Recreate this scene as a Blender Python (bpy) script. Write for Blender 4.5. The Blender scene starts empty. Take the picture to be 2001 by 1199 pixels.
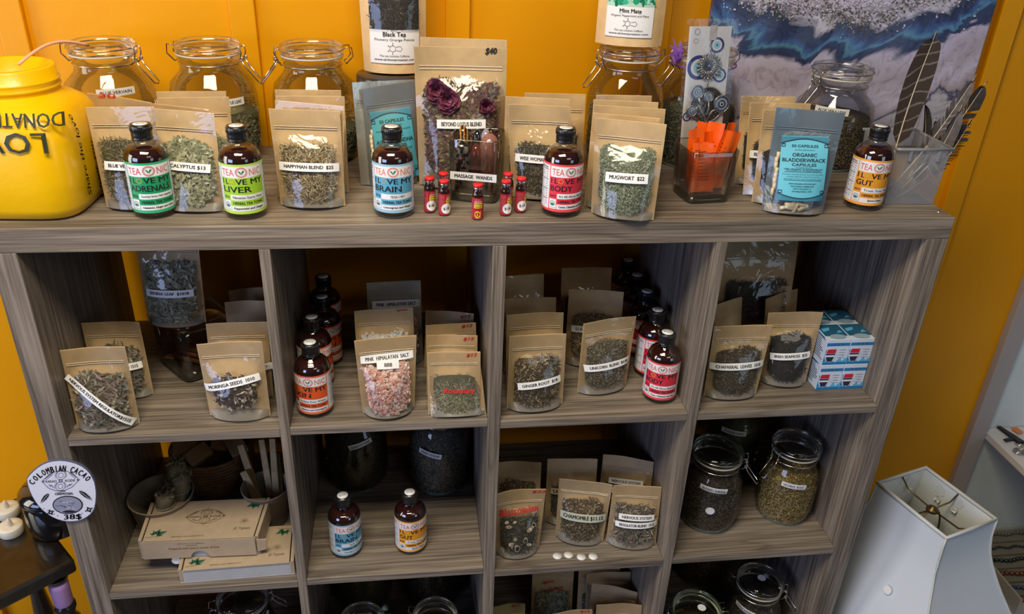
import bpy, math, random
import numpy as np
from mathutils import Vector, Matrix
rnd = random.Random(7); NR = np.random.default_rng(7)
S = bpy.context.scene; COL = S.collection
W_, H_ = 2001, 1199
# ---------------------------------------------------------------- camera
CAMP = (0.5911, -1.1388, 1.9303); CAMR = (1.083231, -0.036963, -0.121945); FPX = 1594.29
cd = bpy.data.cameras.new('camera'); cam = bpy.data.objects.new('camera', cd); COL.objects.link(cam)
cam.location = CAMP; cam.rotation_euler = CAMR
cd.sensor_width = 36; cd.lens = FPX * 36 / W_; cd.clip_start = .02
S.camera = cam
# ---------------------------------------------------------------- world, lights, exposure
wd = bpy.data.worlds.new('world'); S.world = wd; wd.use_nodes = True
bg = wd.node_tree.nodes['Background']; bg.inputs[0].default_value = (.62, .66, .75, 1); bg.inputs[1].default_value = .05
def area(name, loc, target, sx, sy, power, col):
    l = bpy.data.lights.new(name, 'AREA'); l.shape = 'RECTANGLE'; l.size = sx; l.size_y = sy; l.energy = power; l.color = col
    o = bpy.data.objects.new(name, l); COL.objects.link(o); o.location = loc
    o.rotation_euler = (Vector(target) - Vector(loc)).to_track_quat('-Z', 'Y').to_euler(); return o
area('shop_window_light', (-1.9, -2.3, 1.7), (.8, 0, 1.0), 1.5, 1.2, 40, (.46, .58, 1))
area('door_window_light', (-1.9, -.55, 1.7), (.1, .42, 1.3), .8, 1.5, 26, (1, .93, .82))
area('ceiling_panel_light', (.35, -.80, 2.75), (.35, -.7, 0), .95, .45, 40, (1, .86, .62))
area('ceiling_panel_light', (1.7, -2.2, 2.75), (1.3, -1.2, 0), 1.1, .5, 5, (1, .90, .76))
area('far_window_light', (2.9, -2.6, 1.7), (1.7, .1, .9), 1.0, 1.2, 7, (.62, .80, 1))
S.view_settings.view_transform = 'Standard'; S.view_settings.look = 'None'
S.view_settings.exposure = 0.0; S.view_settings.gamma = 1.0; S.view_settings.use_curve_mapping = False
S.cycles.transparent_max_bounces = 24; S.cycles.max_bounces = 10; S.cycles.caustics_reflective = False; S.cycles.caustics_refractive = False
# ---------------------------------------------------------------- sight lines (a pixel to a point on a real plane)
def _rot():
    rx, ry, rz = CAMR; c, s = math.cos, math.sin
    X = np.array([[1, 0, 0], [0, c(rx), -s(rx)], [0, s(rx), c(rx)]]); Y = np.array([[c(ry), 0, s(ry)], [0, 1, 0], [-s(ry), 0, c(ry)]])
    Z = np.array([[c(rz), -s(rz), 0], [s(rz), c(rz), 0], [0, 0, 1]]); return Z @ Y @ X
RM = _rot(); CP = np.array(CAMP)
def ray(p): return RM @ np.array([(p[0] - W_ / 2) / FPX, -(p[1] - H_ / 2) / FPX, -1])
def atz(p, z): d = ray(p); return CP + d * (z - CP[2]) / d[2]
def aty(p, y): d = ray(p); return CP + d * (y - CP[1]) / d[1]
def atplane(p, o, n): d = ray(p); return CP + d * (np.dot(np.array(o) - CP, n) / np.dot(d, n))
A = np.array
def unit(v): v = A(v, float); return v / np.linalg.norm(v)
# ---------------------------------------------------------------- materials
MATS = {}
def newmat(name):
    m = bpy.data.materials.new(name); m.use_nodes = True; nt = m.node_tree; nt.nodes.clear()
    out = nt.nodes.new('ShaderNodeOutputMaterial'); MATS[name] = m; return m, nt, out
def N(nt, t, **k):
    n = nt.nodes.new('ShaderNode' + t)
    for a, b in k.items(): setattr(n, a, b)
    return n
def bsdf(nt, out, col=(.5, .5, .5), rough=.5, metal=0, coat=0, spec=.5, sheen=0):
    b = N(nt, 'BsdfPrincipled'); b.inputs['Base Color'].default_value = (*col, 1); b.inputs['Roughness'].default_value = rough
    b.inputs['Metallic'].default_value = metal; b.inputs['Coat Weight'].default_value = coat; b.inputs['Coat Roughness'].default_value = .05
    b.inputs['Specular IOR Level'].default_value = spec; nt.links.new(b.outputs[0], out.inputs[0]); return b
def plain(name, col, rough=.5, metal=0, coat=0, bump=0, bscale=80, spec=.5, var=0, vscale=20):
    if name in MATS: return MATS[name]
    m, nt, out = newmat(name); b = bsdf(nt, out, col, rough, metal, coat, spec)
    tc = N(nt, 'TexCoord')
    if bump:
        no = N(nt, 'TexNoise'); no.inputs['Scale'].default_value = bscale; no.inputs['Detail'].default_value = 4
        bp = N(nt, 'Bump'); bp.inputs['Strength'].default_value = bump; bp.inputs['Distance'].default_value = .002
        nt.links.new(tc.outputs['Object'], no.inputs['Vector']); nt.links.new(no.outputs[0], bp.inputs['Height']); nt.links.new(bp.outputs[0], b.inputs['Normal'])
    if var:
        no = N(nt, 'TexNoise'); no.inputs['Scale'].default_value = vscale; no.inputs['Detail'].default_value = 5
        nt.links.new(tc.outputs['Object'], no.inputs['Vector'])
        r = ramp(nt, [(.3, tuple(c * (1 - var) for c in col)), (.7, tuple(min(1, c * (1 + var)) for c in col))])
        nt.links.new(no.outputs[0], r.inputs[0]); nt.links.new(r.outputs[0], b.inputs['Base Color'])
    return m
def ramp(nt, stops, interp='LINEAR'):
    r = N(nt, 'ValToRGB'); r.color_ramp.interpolation = interp; e = r.color_ramp.elements
    while len(e) < len(stops): e.new(.5)
    for i, (p, c) in enumerate(stops): e[i].position = p; e[i].color = (*c, 1)
    return r
def thin(name, tint=(1, 1, 1), gloss=.10, rough=.03, haze=0, hcol=(.8, .8, .8), bump=0, bscale=40, edge=.5, etint=(.5, .6, .55)):
    """thin clear sheet or glass wall: lets light straight through, reflects by angle, darkens where seen edge-on"""
    m, nt, out = newmat(name); L = nt.links.new
    lw = N(nt, 'LayerWeight'); lw.inputs['Blend'].default_value = .35
    mixc = N(nt, 'Mix', data_type='RGBA'); mixc.inputs[6].default_value = (*tint, 1); mixc.inputs[7].default_value = (*etint, 1)
    p = N(nt, 'Math', operation='POWER'); p.inputs[1].default_value = 4.0; L(lw.outputs['Facing'], p.inputs[0])
    q = N(nt, 'Math', operation='MULTIPLY'); q.inputs[1].default_value = edge; L(p.outputs[0], q.inputs[0]); L(q.outputs[0], mixc.inputs[0])
    tr = N(nt, 'BsdfTransparent'); L(mixc.outputs[2], tr.inputs[0])
    gl = N(nt, 'BsdfGlossy'); gl.inputs['Roughness'].default_value = rough; gl.inputs['Color'].default_value = (1, 1, 1, 1)
    fr = N(nt, 'Fresnel'); fr.inputs[0].default_value = 1.5
    a = N(nt, 'Math', operation='MULTIPLY_ADD'); a.inputs[1].default_value = .55; a.inputs[2].default_value = gloss - .02; a.use_clamp = True; L(fr.outputs[0], a.inputs[0])
    mx = N(nt, 'MixShader'); L(a.outputs[0], mx.inputs[0]); L(tr.outputs[0], mx.inputs[1]); L(gl.outputs[0], mx.inputs[2]); last = mx
    if haze:
        df = N(nt, 'BsdfDiffuse'); df.inputs[0].default_value = (*hcol, 1); m2 = N(nt, 'MixShader'); m2.inputs[0].default_value = haze
        L(mx.outputs[0], m2.inputs[1]); L(df.outputs[0], m2.inputs[2]); last = m2
    if bump:
        tc = N(nt, 'TexCoord'); no = N(nt, 'TexNoise'); no.inputs['Scale'].default_value = bscale; no.inputs['Detail'].default_value = 2; no.inputs['Distortion'].default_value = 1.2
        bp = N(nt, 'Bump'); bp.inputs['Strength'].default_value = bump; bp.inputs['Distance'].default_value = .01
        L(tc.outputs['Object'], no.inputs['Vector']); L(no.outputs[0], bp.inputs['Height']); L(bp.outputs[0], gl.inputs['Normal'])
    L(last.outputs[0], out.inputs[0]); return m
def wood(name, axis, c1=(.100, .082, .068), c2=(.295, .248, .205)):
    m, nt, out = newmat(name); L = nt.links.new; b = bsdf(nt, out, c1, .42, spec=.35)
    tc = N(nt, 'TexCoord'); mp = N(nt, 'Mapping'); sc = [60, 60, 60]; sc[axis] = 2.2; mp.inputs['Scale'].default_value = sc
    L(tc.outputs['Object'], mp.inputs['Vector'])
    n1 = N(nt, 'TexNoise'); n1.inputs['Scale'].default_value = 1; n1.inputs['Detail'].default_value = 6; n1.inputs['Roughness'].default_value = .62; n1.inputs['Distortion'].default_value = .5; L(mp.outputs[0], n1.inputs['Vector'])
    mp2 = N(nt, 'Mapping'); sc = [260, 260, 260]; sc[axis] = 6; mp2.inputs['Scale'].default_value = sc; L(tc.outputs['Object'], mp2.inputs['Vector'])
    n2 = N(nt, 'TexNoise'); n2.inputs['Scale'].default_value = 1; n2.inputs['Detail'].default_value = 3; L(mp2.outputs[0], n2.inputs['Vector'])
    # slow contour lines of the print
    mp3 = N(nt, 'Mapping'); sc = [11, 11, 11]; sc[axis] = .9; mp3.inputs['Scale'].default_value = sc; L(tc.outputs['Object'], mp3.inputs['Vector'])
    n3 = N(nt, 'TexNoise'); n3.inputs['Scale'].default_value = 1; n3.inputs['Detail'].default_value = 2; L(mp3.outputs[0], n3.inputs['Vector'])
    k = N(nt, 'Math', operation='MULTIPLY'); k.inputs[1].default_value = 7; L(n3.outputs[0], k.inputs[0])
    fr = N(nt, 'Math', operation='FRACT'); L(k.outputs[0], fr.inputs[0])
    r3 = ramp(nt, [(0, (.45, .45, .45)), (.07, (1, 1, 1)), (.9, (1, 1, 1)), (1, (.45, .45, .45))]); L(fr.outputs[0], r3.inputs[0])
    ad = N(nt, 'Math', operation='MULTIPLY_ADD'); ad.inputs[1].default_value = .5; L(n2.outputs[0], ad.inputs[0])
    mu = N(nt, 'Math', operation='MULTIPLY'); mu.inputs[1].default_value = .5; L(n1.outputs[0], mu.inputs[0]); L(mu.outputs[0], ad.inputs[2])
    r = ramp(nt, [(.38, c1), (.5, tuple((a + d) / 2 for a, d in zip(c1, c2))), (.60, c2)]); L(ad.outputs[0], r.inputs[0])
    mc = N(nt, 'Mix', data_type='RGBA', blend_type='MULTIPLY'); mc.inputs[0].default_value = .5; L(r.outputs[0], mc.inputs[6]); L(r3.outputs[0], mc.inputs[7])
    L(mc.outputs[2], b.inputs['Base Color'])
    bp = N(nt, 'Bump'); bp.inputs['Strength'].default_value = .25; bp.inputs['Distance'].default_value = .001; L(ad.outputs[0], bp.inputs['Height']); L(bp.outputs[0], b.inputs['Normal']); return m
def herb(name, cols, rough=.8, spec=.2):
    """every flake its own colour out of a ramp"""
    if 'herb_' + name in MATS: return MATS['herb_' + name]
    m, nt, out = newmat('herb_' + name); b = bsdf(nt, out, cols[0], rough, spec=spec); g = N(nt, 'NewGeometry')
    r = ramp(nt, [(i / len(cols), c) for i, c in enumerate(cols)], 'CONSTANT'); nt.links.new(g.outputs['Random Per Island'], r.inputs[0]); nt.links.new(r.outputs[0], b.inputs['Base Color']); return m
WX = wood('laminate_grain_along', 0); WZ = wood('laminate_grain_upright', 2)
ORANGE = plain('orange_wall_paint', (.80, .345, .0), .42, spec=.3, bump=.35, bscale=26, var=.05, vscale=3)
WHITE = plain('white_paper', (.80, .81, .84), .55); BLACK = plain('black_ink', (.012, .012, .015), .5); RED = plain('red_ink', (.55, .012, .012), .5)
KRAFT = plain('kraft_paper', (.72, .50, .255), .62, bump=.2, bscale=300, var=.07, vscale=60)
KRAFT2 = plain('kraft_card', (.42, .33, .23), .75, bump=.25, bscale=400, var=.10, vscale=200)
SILVERF = plain('silver_grey_foil', (.23, .245, .26), .33, metal=.55, bump=.35, bscale=35)
ICEFILM = plain('pale_blue_grey_foil', (.25, .33, .40), .30, metal=.4, bump=.3, bscale=30)
METAL = plain('steel_wire', (.62, .60, .56), .22, metal=1)
CLEARP = plain('zip_plastic', (.62, .50, .34), .25, coat=.6)
FILM = thin('clear_pouch_film', (.97, .97, .97), .04, .09, .03, (.75, .66, .52), bump=.22, bscale=26, edge=.25, etint=(.75, .72, .66))
GLASS = thin('clear_glass', (.985, .985, .98), .045, .02, edge=.42, etint=(.55, .58, .54))
CUBEG = thin('square_tumbler_glass', (.94, .92, .88), .07, .02, edge=.7, etint=(.12, .13, .10))
GLASSG = thin('greenish_thick_glass', (.86, .95, .90), .10, .03, edge=.8, etint=(.18, .36, .30))
SMOKE = thin('smoky_glass', (.90, .88, .82), .10, .03, edge=.8, etint=(.10, .10, .08))
PLASTIC = thin('cloudy_clear_plastic', (.80, .81, .84), .08, .15, .24, (.62, .66, .75), edge=.5, etint=(.45, .47, .52))
CELLO = thin('cellophane', (.97, .97, .98), .03, .05, .015, (.8, .8, .8), bump=.22, bscale=30, edge=.3, etint=(.7, .7, .72))
# ---------------------------------------------------------------- mesh builder
class MB:
    def __init__(s): s.v = []; s.f = []; s.m = []; s.sm = []; s.mats = []; s.n = 0
    def mi(s, m):
        if m not in s.mats: s.mats.append(m)
        return s.mats.index(m)
    def add(s, V, F, mat, smooth=False):
        V = np.asarray(V, float).reshape(-1, 3); s.v.append(V); k = s.mi(mat)
        n = s.n
        for f in F: s.f.append([int(i) + n for i in f])
        s.m += [k] * len(F); s.sm += [smooth] * len(F); s.n += len(V); return s
    def box(s, a, b, mat, R=None, o=(0, 0, 0)):
        a = A(a, float); b = A(b, float)
        V = A([[x, y, z] for z in (a[2], b[2]) for y in (a[1], b[1]) for x in (a[0], b[0])])
        if R is not None: V = V @ A(R).T
        return s.add(V + A(o), [(0, 2, 3, 1), (4, 5, 7, 6), (0, 1, 5, 4), (2, 6, 7, 3), (0, 4, 6, 2), (1, 3, 7, 5)], mat)
    def hexa(s, V, mat, smooth=False):
        return s.add(V, [(0, 2, 3, 1), (4, 5, 7, 6), (0, 1, 5, 4), (2, 6, 7, 3), (0, 4, 6, 2), (1, 3, 7, 5)], mat, smooth)
    def lathe(s, prof, mat, seg=32, c=(0, 0, 0), smooth=True, sx=1, sy=1, rot=0, sq=0):
        V = []; idx = []
        for r, z in prof:
            if r <= 1e-6: idx.append([len(V)]); V.append((0, 0, z)); continue
            row = []
            for k in range(seg):
                t = 2 * math.pi * k / seg; ct, st = math.cos(t), math.sin(t)
                q = 1.0
                if sq: q = 1 / (abs(ct) ** sq + abs(st) ** sq) ** (1 / sq)
                row.append(len(V)); V.append((r * q * ct * sx, r * q * st * sy, z))
            idx.append(row)
        F = []
        for a, b in zip(idx[:-1], idx[1:]):
            for k in range(seg):
                k2 = (k + 1) % seg
                if len(a) == 1 and len(b) == 1: continue
                if len(a) == 1: F.append((a[0], b[k2], b[k]))
                elif len(b) == 1: F.append((a[k], a[k2], b[0]))
                else: F.append((a[k], a[k2], b[k2], b[k]))
        V = A(V)
        if rot: cc, ss = math.cos(rot), math.sin(rot); V = V @ A([[cc, -ss, 0], [ss, cc, 0], [0, 0, 1]]).T
        return s.add(V + A(c), F, mat, smooth)
    def tube(s, pts, r, mat, seg=6, closed=False, taper=None):
        P = A(pts, float); n = len(P); V = []; up = A([0.13, .21, .97])
        for i in range(n):
            if closed: t = P[(i + 1) % n] - P[i - 1]
            else: t = P[min(i + 1, n - 1)] - P[max(i - 1, 0)]
            t = unit(t); a = np.cross(t, up)
            if np.linalg.norm(a) < 1e-3: a = np.cross(t, [1, 0, 0])
            a = unit(a); b = np.cross(t, a); rr = r if taper is None else r * taper[i]
            for k in range(seg):
                g = 2 * math.pi * k / seg; V.append(P[i] + rr * (math.cos(g) * a + math.sin(g) * b))
        F = []
        for i in range(n if closed else n - 1):
            j = (i + 1) % n
            for k in range(seg): k2 = (k + 1) % seg; F.append((i * seg + k, i * seg + k2, j * seg + k2, j * seg + k))
        if not closed: F.append(list(range(seg))[::-1]); F.append([(n - 1) * seg + k for k in range(seg)])
        return s.add(V, F, mat, True)
    def grid(s, fn, nu, nv, mat, smooth=True, u0=0, u1=1, v0=0, v1=1):
        V = [fn(u0 + (u1 - u0) * i / nu, v0 + (v1 - v0) * j / nv) for j in range(nv + 1) for i in range(nu + 1)]
        F = [(j * (nu + 1) + i, j * (nu + 1) + i + 1, (j + 1) * (nu + 1) + i + 1, (j + 1) * (nu + 1) + i) for j in range(nv) for i in range(nu)]
        return s.add(V, F, mat, smooth)
    def build(s, name, parent=None, loc=None, kind=None, bevel=0):
        """verts in scene space; moved into the frame of the parent (an Empty without rotation) or of loc"""
        o0 = A(parent['_o']) if parent is not None else (A(loc) if loc is not None else A([0., 0, 0]))
        V = np.concatenate(s.v) - o0 if s.v else np.zeros((0, 3))
        me = bpy.data.meshes.new(name); me.from_pydata(V.tolist(), [], s.f)
        for m in s.mats: me.materials.append(m)
        me.polygons.foreach_set('material_index', s.m); me.polygons.foreach_set('use_smooth', s.sm); me.update()
        o = bpy.data.objects.new(name, me); COL.objects.link(o); o['_o'] = [float(x) for x in o0]
        if parent is not None: o.parent = parent
        else: o.location = [float(x) for x in o0]
        if kind: o['kind'] = kind
        if bevel:
            b = o.modifiers.new('bevel', 'BEVEL'); b.width = bevel; b.segments = 2; b.limit_method = 'ANGLE'
        return o
def tag(o, label, cat, group=None, kind=None):
    o['label'] = label; o['category'] = cat
    if group: o['group'] = group
    if kind: o['kind'] = kind
    return o
def thing(name, label, cat, loc, group=None):
    o = bpy.data.objects.new(name, None); COL.objects.link(o); o.empty_display_size = .02
    o.location = [float(x) for x in loc]; o['_o'] = [float(x) for x in loc]; return tag(o, label, cat, group)
def dup(root, loc, rotz=0, label=None, group=None):
    def cp(o, par):
        c = o.copy(); COL.objects.link(c); c.parent = par
        for ch in KIDS.get(o.name, []): cp(ch, c)
        return c
    KIDS = {}
    for o in bpy.data.objects:
        if o.parent: KIDS.setdefault(o.parent.name, []).append(o)
    r = cp(root, None); r.location = [float(x) for x in loc]; r.rotation_euler = (0, 0, rotz)
    if label: r['label'] = label
    if group: r['group'] = group
    return r
def struct(name, mb, **k): o = mb.build(name, **k); o['kind'] = 'structure'; return o
# ---------------------------------------------------------------- lettering
_TX = {}
def textgeo(s, bold=.012, shear=0):
    key = (s, bold, shear)
    if key in _TX: return _TX[key]
    cu = bpy.data.curves.new('lettering', 'FONT'); cu.body = s; cu.resolution_u = 2; cu.offset = bold; cu.shear = shear; cu.fill_mode = 'FRONT'
    ob = bpy.data.objects.new('lettering', cu); COL.objects.link(ob); me = ob.to_mesh()
    V = A([v.co[:2] for v in me.vertices]) if len(me.vertices) else np.zeros((0, 2)); F = [tuple(p.vertices) for p in me.polygons]
    ob.to_mesh_clear(); bpy.data.objects.remove(ob); bpy.data.curves.remove(cu)
    if len(V): lo = V.min(0); hi = V.max(0); V = (V - lo) / np.maximum(hi - lo, 1e-6); asp = (hi[0] - lo[0]) / max(hi[1] - lo[1], 1e-6)
    else: asp = 1
    _TX[key] = (V, F, asp); return _TX[key]
def text(mb, s, fn, cx, cy, w, h, mat, bold=.01, rot=0, shear=0, jit=0):
    """lettering as mesh; fn maps flat metres (x, y) to space. w None keeps the letter shape"""
    V, F, asp = textgeo(s, 0, shear)
    if not len(V): return
    if w is None: w = h * asp
    P = (V - .5) * A([w, h])
    if jit: P = P + A([[0, math.sin(x * 260) * jit] for x in P[:, 0]])
    c, sn = math.cos(rot), math.sin(rot); P = P @ A([[c, sn], [-sn, c]]) + A([cx, cy])
    mb.add([fn(x, y) for x, y in P], F, mat)
    if bold >= .01 and h > .0018:                      # heavier strokes: a second strike beside the first
        k = h * (.05 if bold < .02 else .09); mb.add([fn(x + k * c, y + k * sn) for x, y in P], F, mat)
        if bold >= .02: mb.add([fn(x + k * .5 * c, y + k * .5 * sn + k * .4) for x, y in P], F, mat)
def rect(mb, fn, x0, y0, x1, y1, mat, nx=1, ny=1):
    mb.grid(lambda u, v: fn(x0 + (x1 - x0) * u, y0 + (y1 - y0) * v), nx, ny, mat, smooth=True)
def disc(mb, fn, cx, cy, rx, ry, mat, seg=24, r0=0):
    V = []; F = []
    for k in range(seg):
        t = 2 * math.pi * k / seg; V.append(fn(cx + rx * math.cos(t), cy + ry * math.sin(t)))
    if r0:
        for k in range(seg):
            t = 2 * math.pi * k / seg; V.append(fn(cx + rx * r0 * math.cos(t), cy + ry * r0 * math.sin(t)))
        F = [(k, (k + 1) % seg, seg + (k + 1) % seg, seg + k) for k in range(seg)]
    else: V.append(fn(cx, cy)); F = [(k, (k + 1) % seg, seg) for k in range(seg)]
    mb.add(V, F, mat)
def line2(mb, fn, pts, w, mat, closed=False):
    P = [A(p, float) for p in pts]; n = len(P); V = []; F = []
    for i in range(n):
        t = (P[(i + 1) % n] - P[i - 1]) if closed else P[min(i + 1, n - 1)] - P[max(i - 1, 0)]
        t = t / (np.linalg.norm(t) + 1e-9); q = A([-t[1], t[0]]) * w / 2; V += [fn(*(P[i] + q)), fn(*(P[i] - q))]
    for i in range(n if closed else n - 1): j = (i + 1) % n; F.append((2 * i, 2 * j, 2 * j + 1, 2 * i + 1))
    mb.add(V, F, mat)
def poly2(mb, fn, pts, mat): mb.add([fn(*p) for p in pts], [list(range(len(pts)))], mat)
# ---------------------------------------------------------------- loose dried matter
def scatter(mb, P, Nn, L, Wd, mat, tilt=.45, bend=.25, lv=.4, taper=.35):
    P = A(P); Nn = A(Nn); n = len(P)
    if not n: return
    r = NR.normal(size=(n, 3)); t = r - (r * Nn).sum(1)[:, None] * Nn; t /= np.linalg.norm(t, axis=1)[:, None] + 1e-9
    t = t + Nn * NR.uniform(-tilt, tilt, (n, 1)); t /= np.linalg.norm(t, axis=1)[:, None]
    b = np.cross(Nn, t); b = b + Nn * NR.uniform(-tilt, tilt, (n, 1)); b /= np.linalg.norm(b, axis=1)[:, None] + 1e-9
    nn = np.cross(t, b)
    l = (L * (1 + NR.uniform(-lv, lv, n)))[:, None]; w = (Wd * (1 + NR.uniform(-lv, lv, n)))[:, None]
    V = np.empty((n, 6, 3)); be = bend * l * NR.uniform(-1, 1, (n, 1))
    V[:, 0] = P - t * l / 2 - b * w / 2 * taper; V[:, 1] = P - t * l / 2 + b * w / 2 * taper
    V[:, 2] = P + nn * be - b * w / 2; V[:, 3] = P + nn * be + b * w / 2
    V[:, 4] = P + t * l / 2 - b * w / 2 * taper; V[:, 5] = P + t * l / 2 + b * w / 2 * taper
    base = np.arange(n)[:, None] * 6; F = np.concatenate([base + A([0, 1, 3, 2]), base + A([2, 3, 5, 4])])
    mb.add(V.reshape(-1, 3), F.tolist(), mat)
def chunks(mb, P, size, mat, lv=.5):
    P = A(P); n = len(P); C = A([[x, y, z] for z in (-1, 1) for y in (-1, 1) for x in (-1, 1)], float)
    V = P[:, None, :] + C[None] * (size * (1 + NR.uniform(-lv, lv, (n, 1, 3)))) / 2 + NR.uniform(-.22, .22, (n, 8, 3)) * size
    f = A([(0, 2, 3, 1), (4, 5, 7, 6), (0, 1, 5, 4), (2, 6, 7, 3), (0, 4, 6, 2), (1, 3, 7, 5)])
    F = (np.arange(n)[:, None, None] * 8 + f[None]).reshape(-1, 4); mb.add(V.reshape(-1, 3), F.tolist(), mat)
H = {}
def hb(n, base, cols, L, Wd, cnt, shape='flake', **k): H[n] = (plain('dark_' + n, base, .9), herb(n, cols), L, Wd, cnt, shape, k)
hb('vervain', (.05, .045, .025), [(.11, .10, .05), (.20, .18, .10), (.06, .055, .03), (.38, .33, .2), (.14, .13, .06)], .010, .0012, 900)
hb('sage', (.16, .17, .10), [(.30, .32, .20), (.38, .39, .26), (.22, .24, .14), (.46, .46, .32)], .009, .0045, 620)
hb('straw', (.12, .085, .04), [(.55, .44, .25), (.68, .58, .38), (.34, .25, .13), (.10, .08, .06), (.46, .38, .22)], .009, .0011, 1300)
hb('lotus', (.05, .03, .03), [(.14, .06, .08), (.22, .16, .09), (.07, .04, .04), (.30, .25, .15), (.19, .07, .10), (.11, .09, .05)], .010, .004, 1100)
hb('darkleaf', (.03, .03, .022), [(.07, .07, .05), (.13, .12, .09), (.04, .04, .035), (.24, .22, .16)], .008, .0016, 800)
hb('mugwort', (.13, .16, .10), [(.25, .31, .22), (.32, .38, .28), (.17, .22, .14), (.38, .43, .32)], .0055, .0014, 2200, tilt=.8)
hb('senna', (.10, .10, .06), [(.26, .27, .19), (.36, .36, .27), (.19, .19, .12), (.43, .42, .32)], .013, .0045, 420)
hb('nervous', (.07, .06, .045), [(.20, .17, .12), (.33, .29, .22), (.13, .13, .09), (.28, .19, .16), (.38, .35, .27)], .014, .0035, 420)
hb('moringa', (.04, .025, .02), [(.06, .035, .03), (.10, .06, .05), (.62, .56, .46), (.08, .05, .04), (.36, .30, .24)], .008, .0042, 260, tilt=.9)
hb('pinksalt', (.55, .26, .22), [(.74, .42, .37), (.82, .60, .54), (.66, .33, .29), (.88, .74, .69)], .0036, 0, 1100, 'chunk')
hb('whitesalt', (.6, .6, .58), [(.75, .75, .72), (.85, .85, .84)], .003, 0, 500, 'chunk')
hb('rosemary', (.10, .10, .06), [(.24, .25, .16), (.34, .35, .24), (.17, .18, .11), (.42, .41, .28)], .0095, .0010, 1500)
hb('ginger', (.06, .042, .025), [(.20, .14, .08), (.32, .25, .15), (.11, .075, .045), (.42, .33, .2), (.06, .045, .03)], .006, .0025, 1000, tilt=.8)
hb('unicorn', (.07, .06, .04), [(.20, .17, .11), (.29, .26, .18), (.12, .10, .06), (.38, .33, .22)], .0045, .0013, 1900, tilt=.8)
hb('chaparral', (.04, .032, .022), [(.11, .09, .06), (.18, .15, .10), (.07, .055, .04)], .005, .0018, 1400, tilt=.8)
hb('seamoss', (.012, .015, .02), [(.02, .024, .03), (.04, .045, .055), (.012, .014, .018)], .008, .0012, 1000, tilt=.9)
hb('chamomile', (.08, .055, .03), [(.30, .23, .13), (.17, .12, .06), (.44, .36, .2), (.10, .07, .04)], .005, .003, 1000, tilt=.9)
hb('blackleaf', (.012, .012, .013), [(.03, .028, .028), (.055, .05, .05), (.018, .017, .018), (.10, .095, .095)], .009, .0011, 1000)
hb('ginkgo', (.016, .018, .006), [(.045, .05, .018), (.08, .07, .03), (.025, .025, .01), (.06, .035, .015)], .009, .0025, 1500)
hb('hyssop', (.06, .065, .05), [(.15, .16, .12), (.24, .25, .2), (.09, .10, .07), (.33, .33, .27)], .0055, .0012, 4200, tilt=.6)
hb('thistle', (.045, .032, .022), [(.11, .085, .06), (.18, .14, .10), (.07, .05, .035), (.26, .21, .15)], .006, .0012, 3600, tilt=.6)
hb('licorice', (.15, .10, .025), [(.46, .34, .11), (.58, .45, .17), (.28, .19, .055), (.66, .54, .25)], .007, .0014, 3600, tilt=.6)
hb('olive', (.06, .06, .02), [(.13, .13, .05), (.19, .18, .08), (.09, .09, .035)], .004, .001, 3000, tilt=.6)
hb('amberleaf', (.06, .035, .012), [(.16, .10, .04), (.24, .16, .07), (.09, .05, .02), (.32, .22, .1)], .007, .0025, 2000, tilt=.6)
# ---------------------------------------------------------------- the setting
GX = [0.0, .0373, .3720, .3882, .7201, .7414, 1.0766, 1.0952, 1.4357, 1.4740]
ZT, ZB = 1.465, 1.4274; S1 = [1.0999, 1.103, 1.098, 1.0977]; S2 = [.7523, .7562, .7464, .7487]; S3 = [.402, .404, .398, .399]; DEP = .395; WALL = .422
struct('floor', MB().box((-1.6, -1.4, -.05), (3.0, WALL, 0), plain('grey_floor_vinyl', (.16, .15, .14), .5, var=.1)))
struct('wall_back', MB().box((-1.6, WALL, 0), (2.02, WALL + .1, 2.8), ORANGE))
for i, xr in enumerate((-.415, -.05, .335, .713, 1.09, 1.45, 1.798)):
    struct('trim_%d' % (i + 1), MB().box((xr - .044, WALL - .013, 0), (xr, WALL + .002, 2.8), ORANGE), bevel=.002)
GREYW = plain('pale_grey_cabinet_paint', (.68, .76, .80), .45, var=.03); TRIMW = plain('greyish_lilac_trim', (.42, .38, .38), .5)
struct('wall_right', MB().box((2.06, WALL + .002, 0), (3.0, WALL + .1, 2.8), GREYW))
struct('trim_8', MB().box((2.018, WALL - .02, 0), (2.062, WALL + .1, 2.8), TRIMW), bevel=.002)
# ---------------------------------------------------------------- bookshelf
bk = thing('bookshelf', 'large grey-brown wood laminate cube bookshelf against the orange wall', 'shelf', (.737, .2, 0))
MB().box((0, 0, ZB), (GX[9], DEP, ZT), WX).build('top_board', bk, bevel=.0012)
MB().box((0, 0, 0), (GX[9], DEP, .0375), WX).build('bottom_board', bk, bevel=.0012)
for a, b in ((GX[0], GX[1]), (GX[8], GX[9])): MB().box((a, 0, .0376), (b, DEP, ZB - .0002), WZ).build('side_panel', bk, bevel=.0012)
for a, b in ((GX[2], GX[3]), (GX[4], GX[5]), (GX[6], GX[7])): MB().box((a, 0, .0376), (b, DEP, ZB - .0002), WZ).build('divider', bk, bevel=.001)
for c in range(4):
    a, b = GX[1 + 2 * c] + .0003, GX[2 + 2 * c] - .0003
    for z in (S1[c], S2[c], S3[c]): MB().box((a, .0005, z - .0155), (b, DEP - .001, z), WX).build('shelf_board', bk, bevel=.0008)
p = atz((1835, 413), ZT); m = MB().lathe([(.0048, 0), (.0048, .0006), (.0030, .0012), (.0022, .0004), (0, .0002)], METAL, 16, (p[0], p[1], ZT)); m.build('screw', bk)
m = MB()
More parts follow.
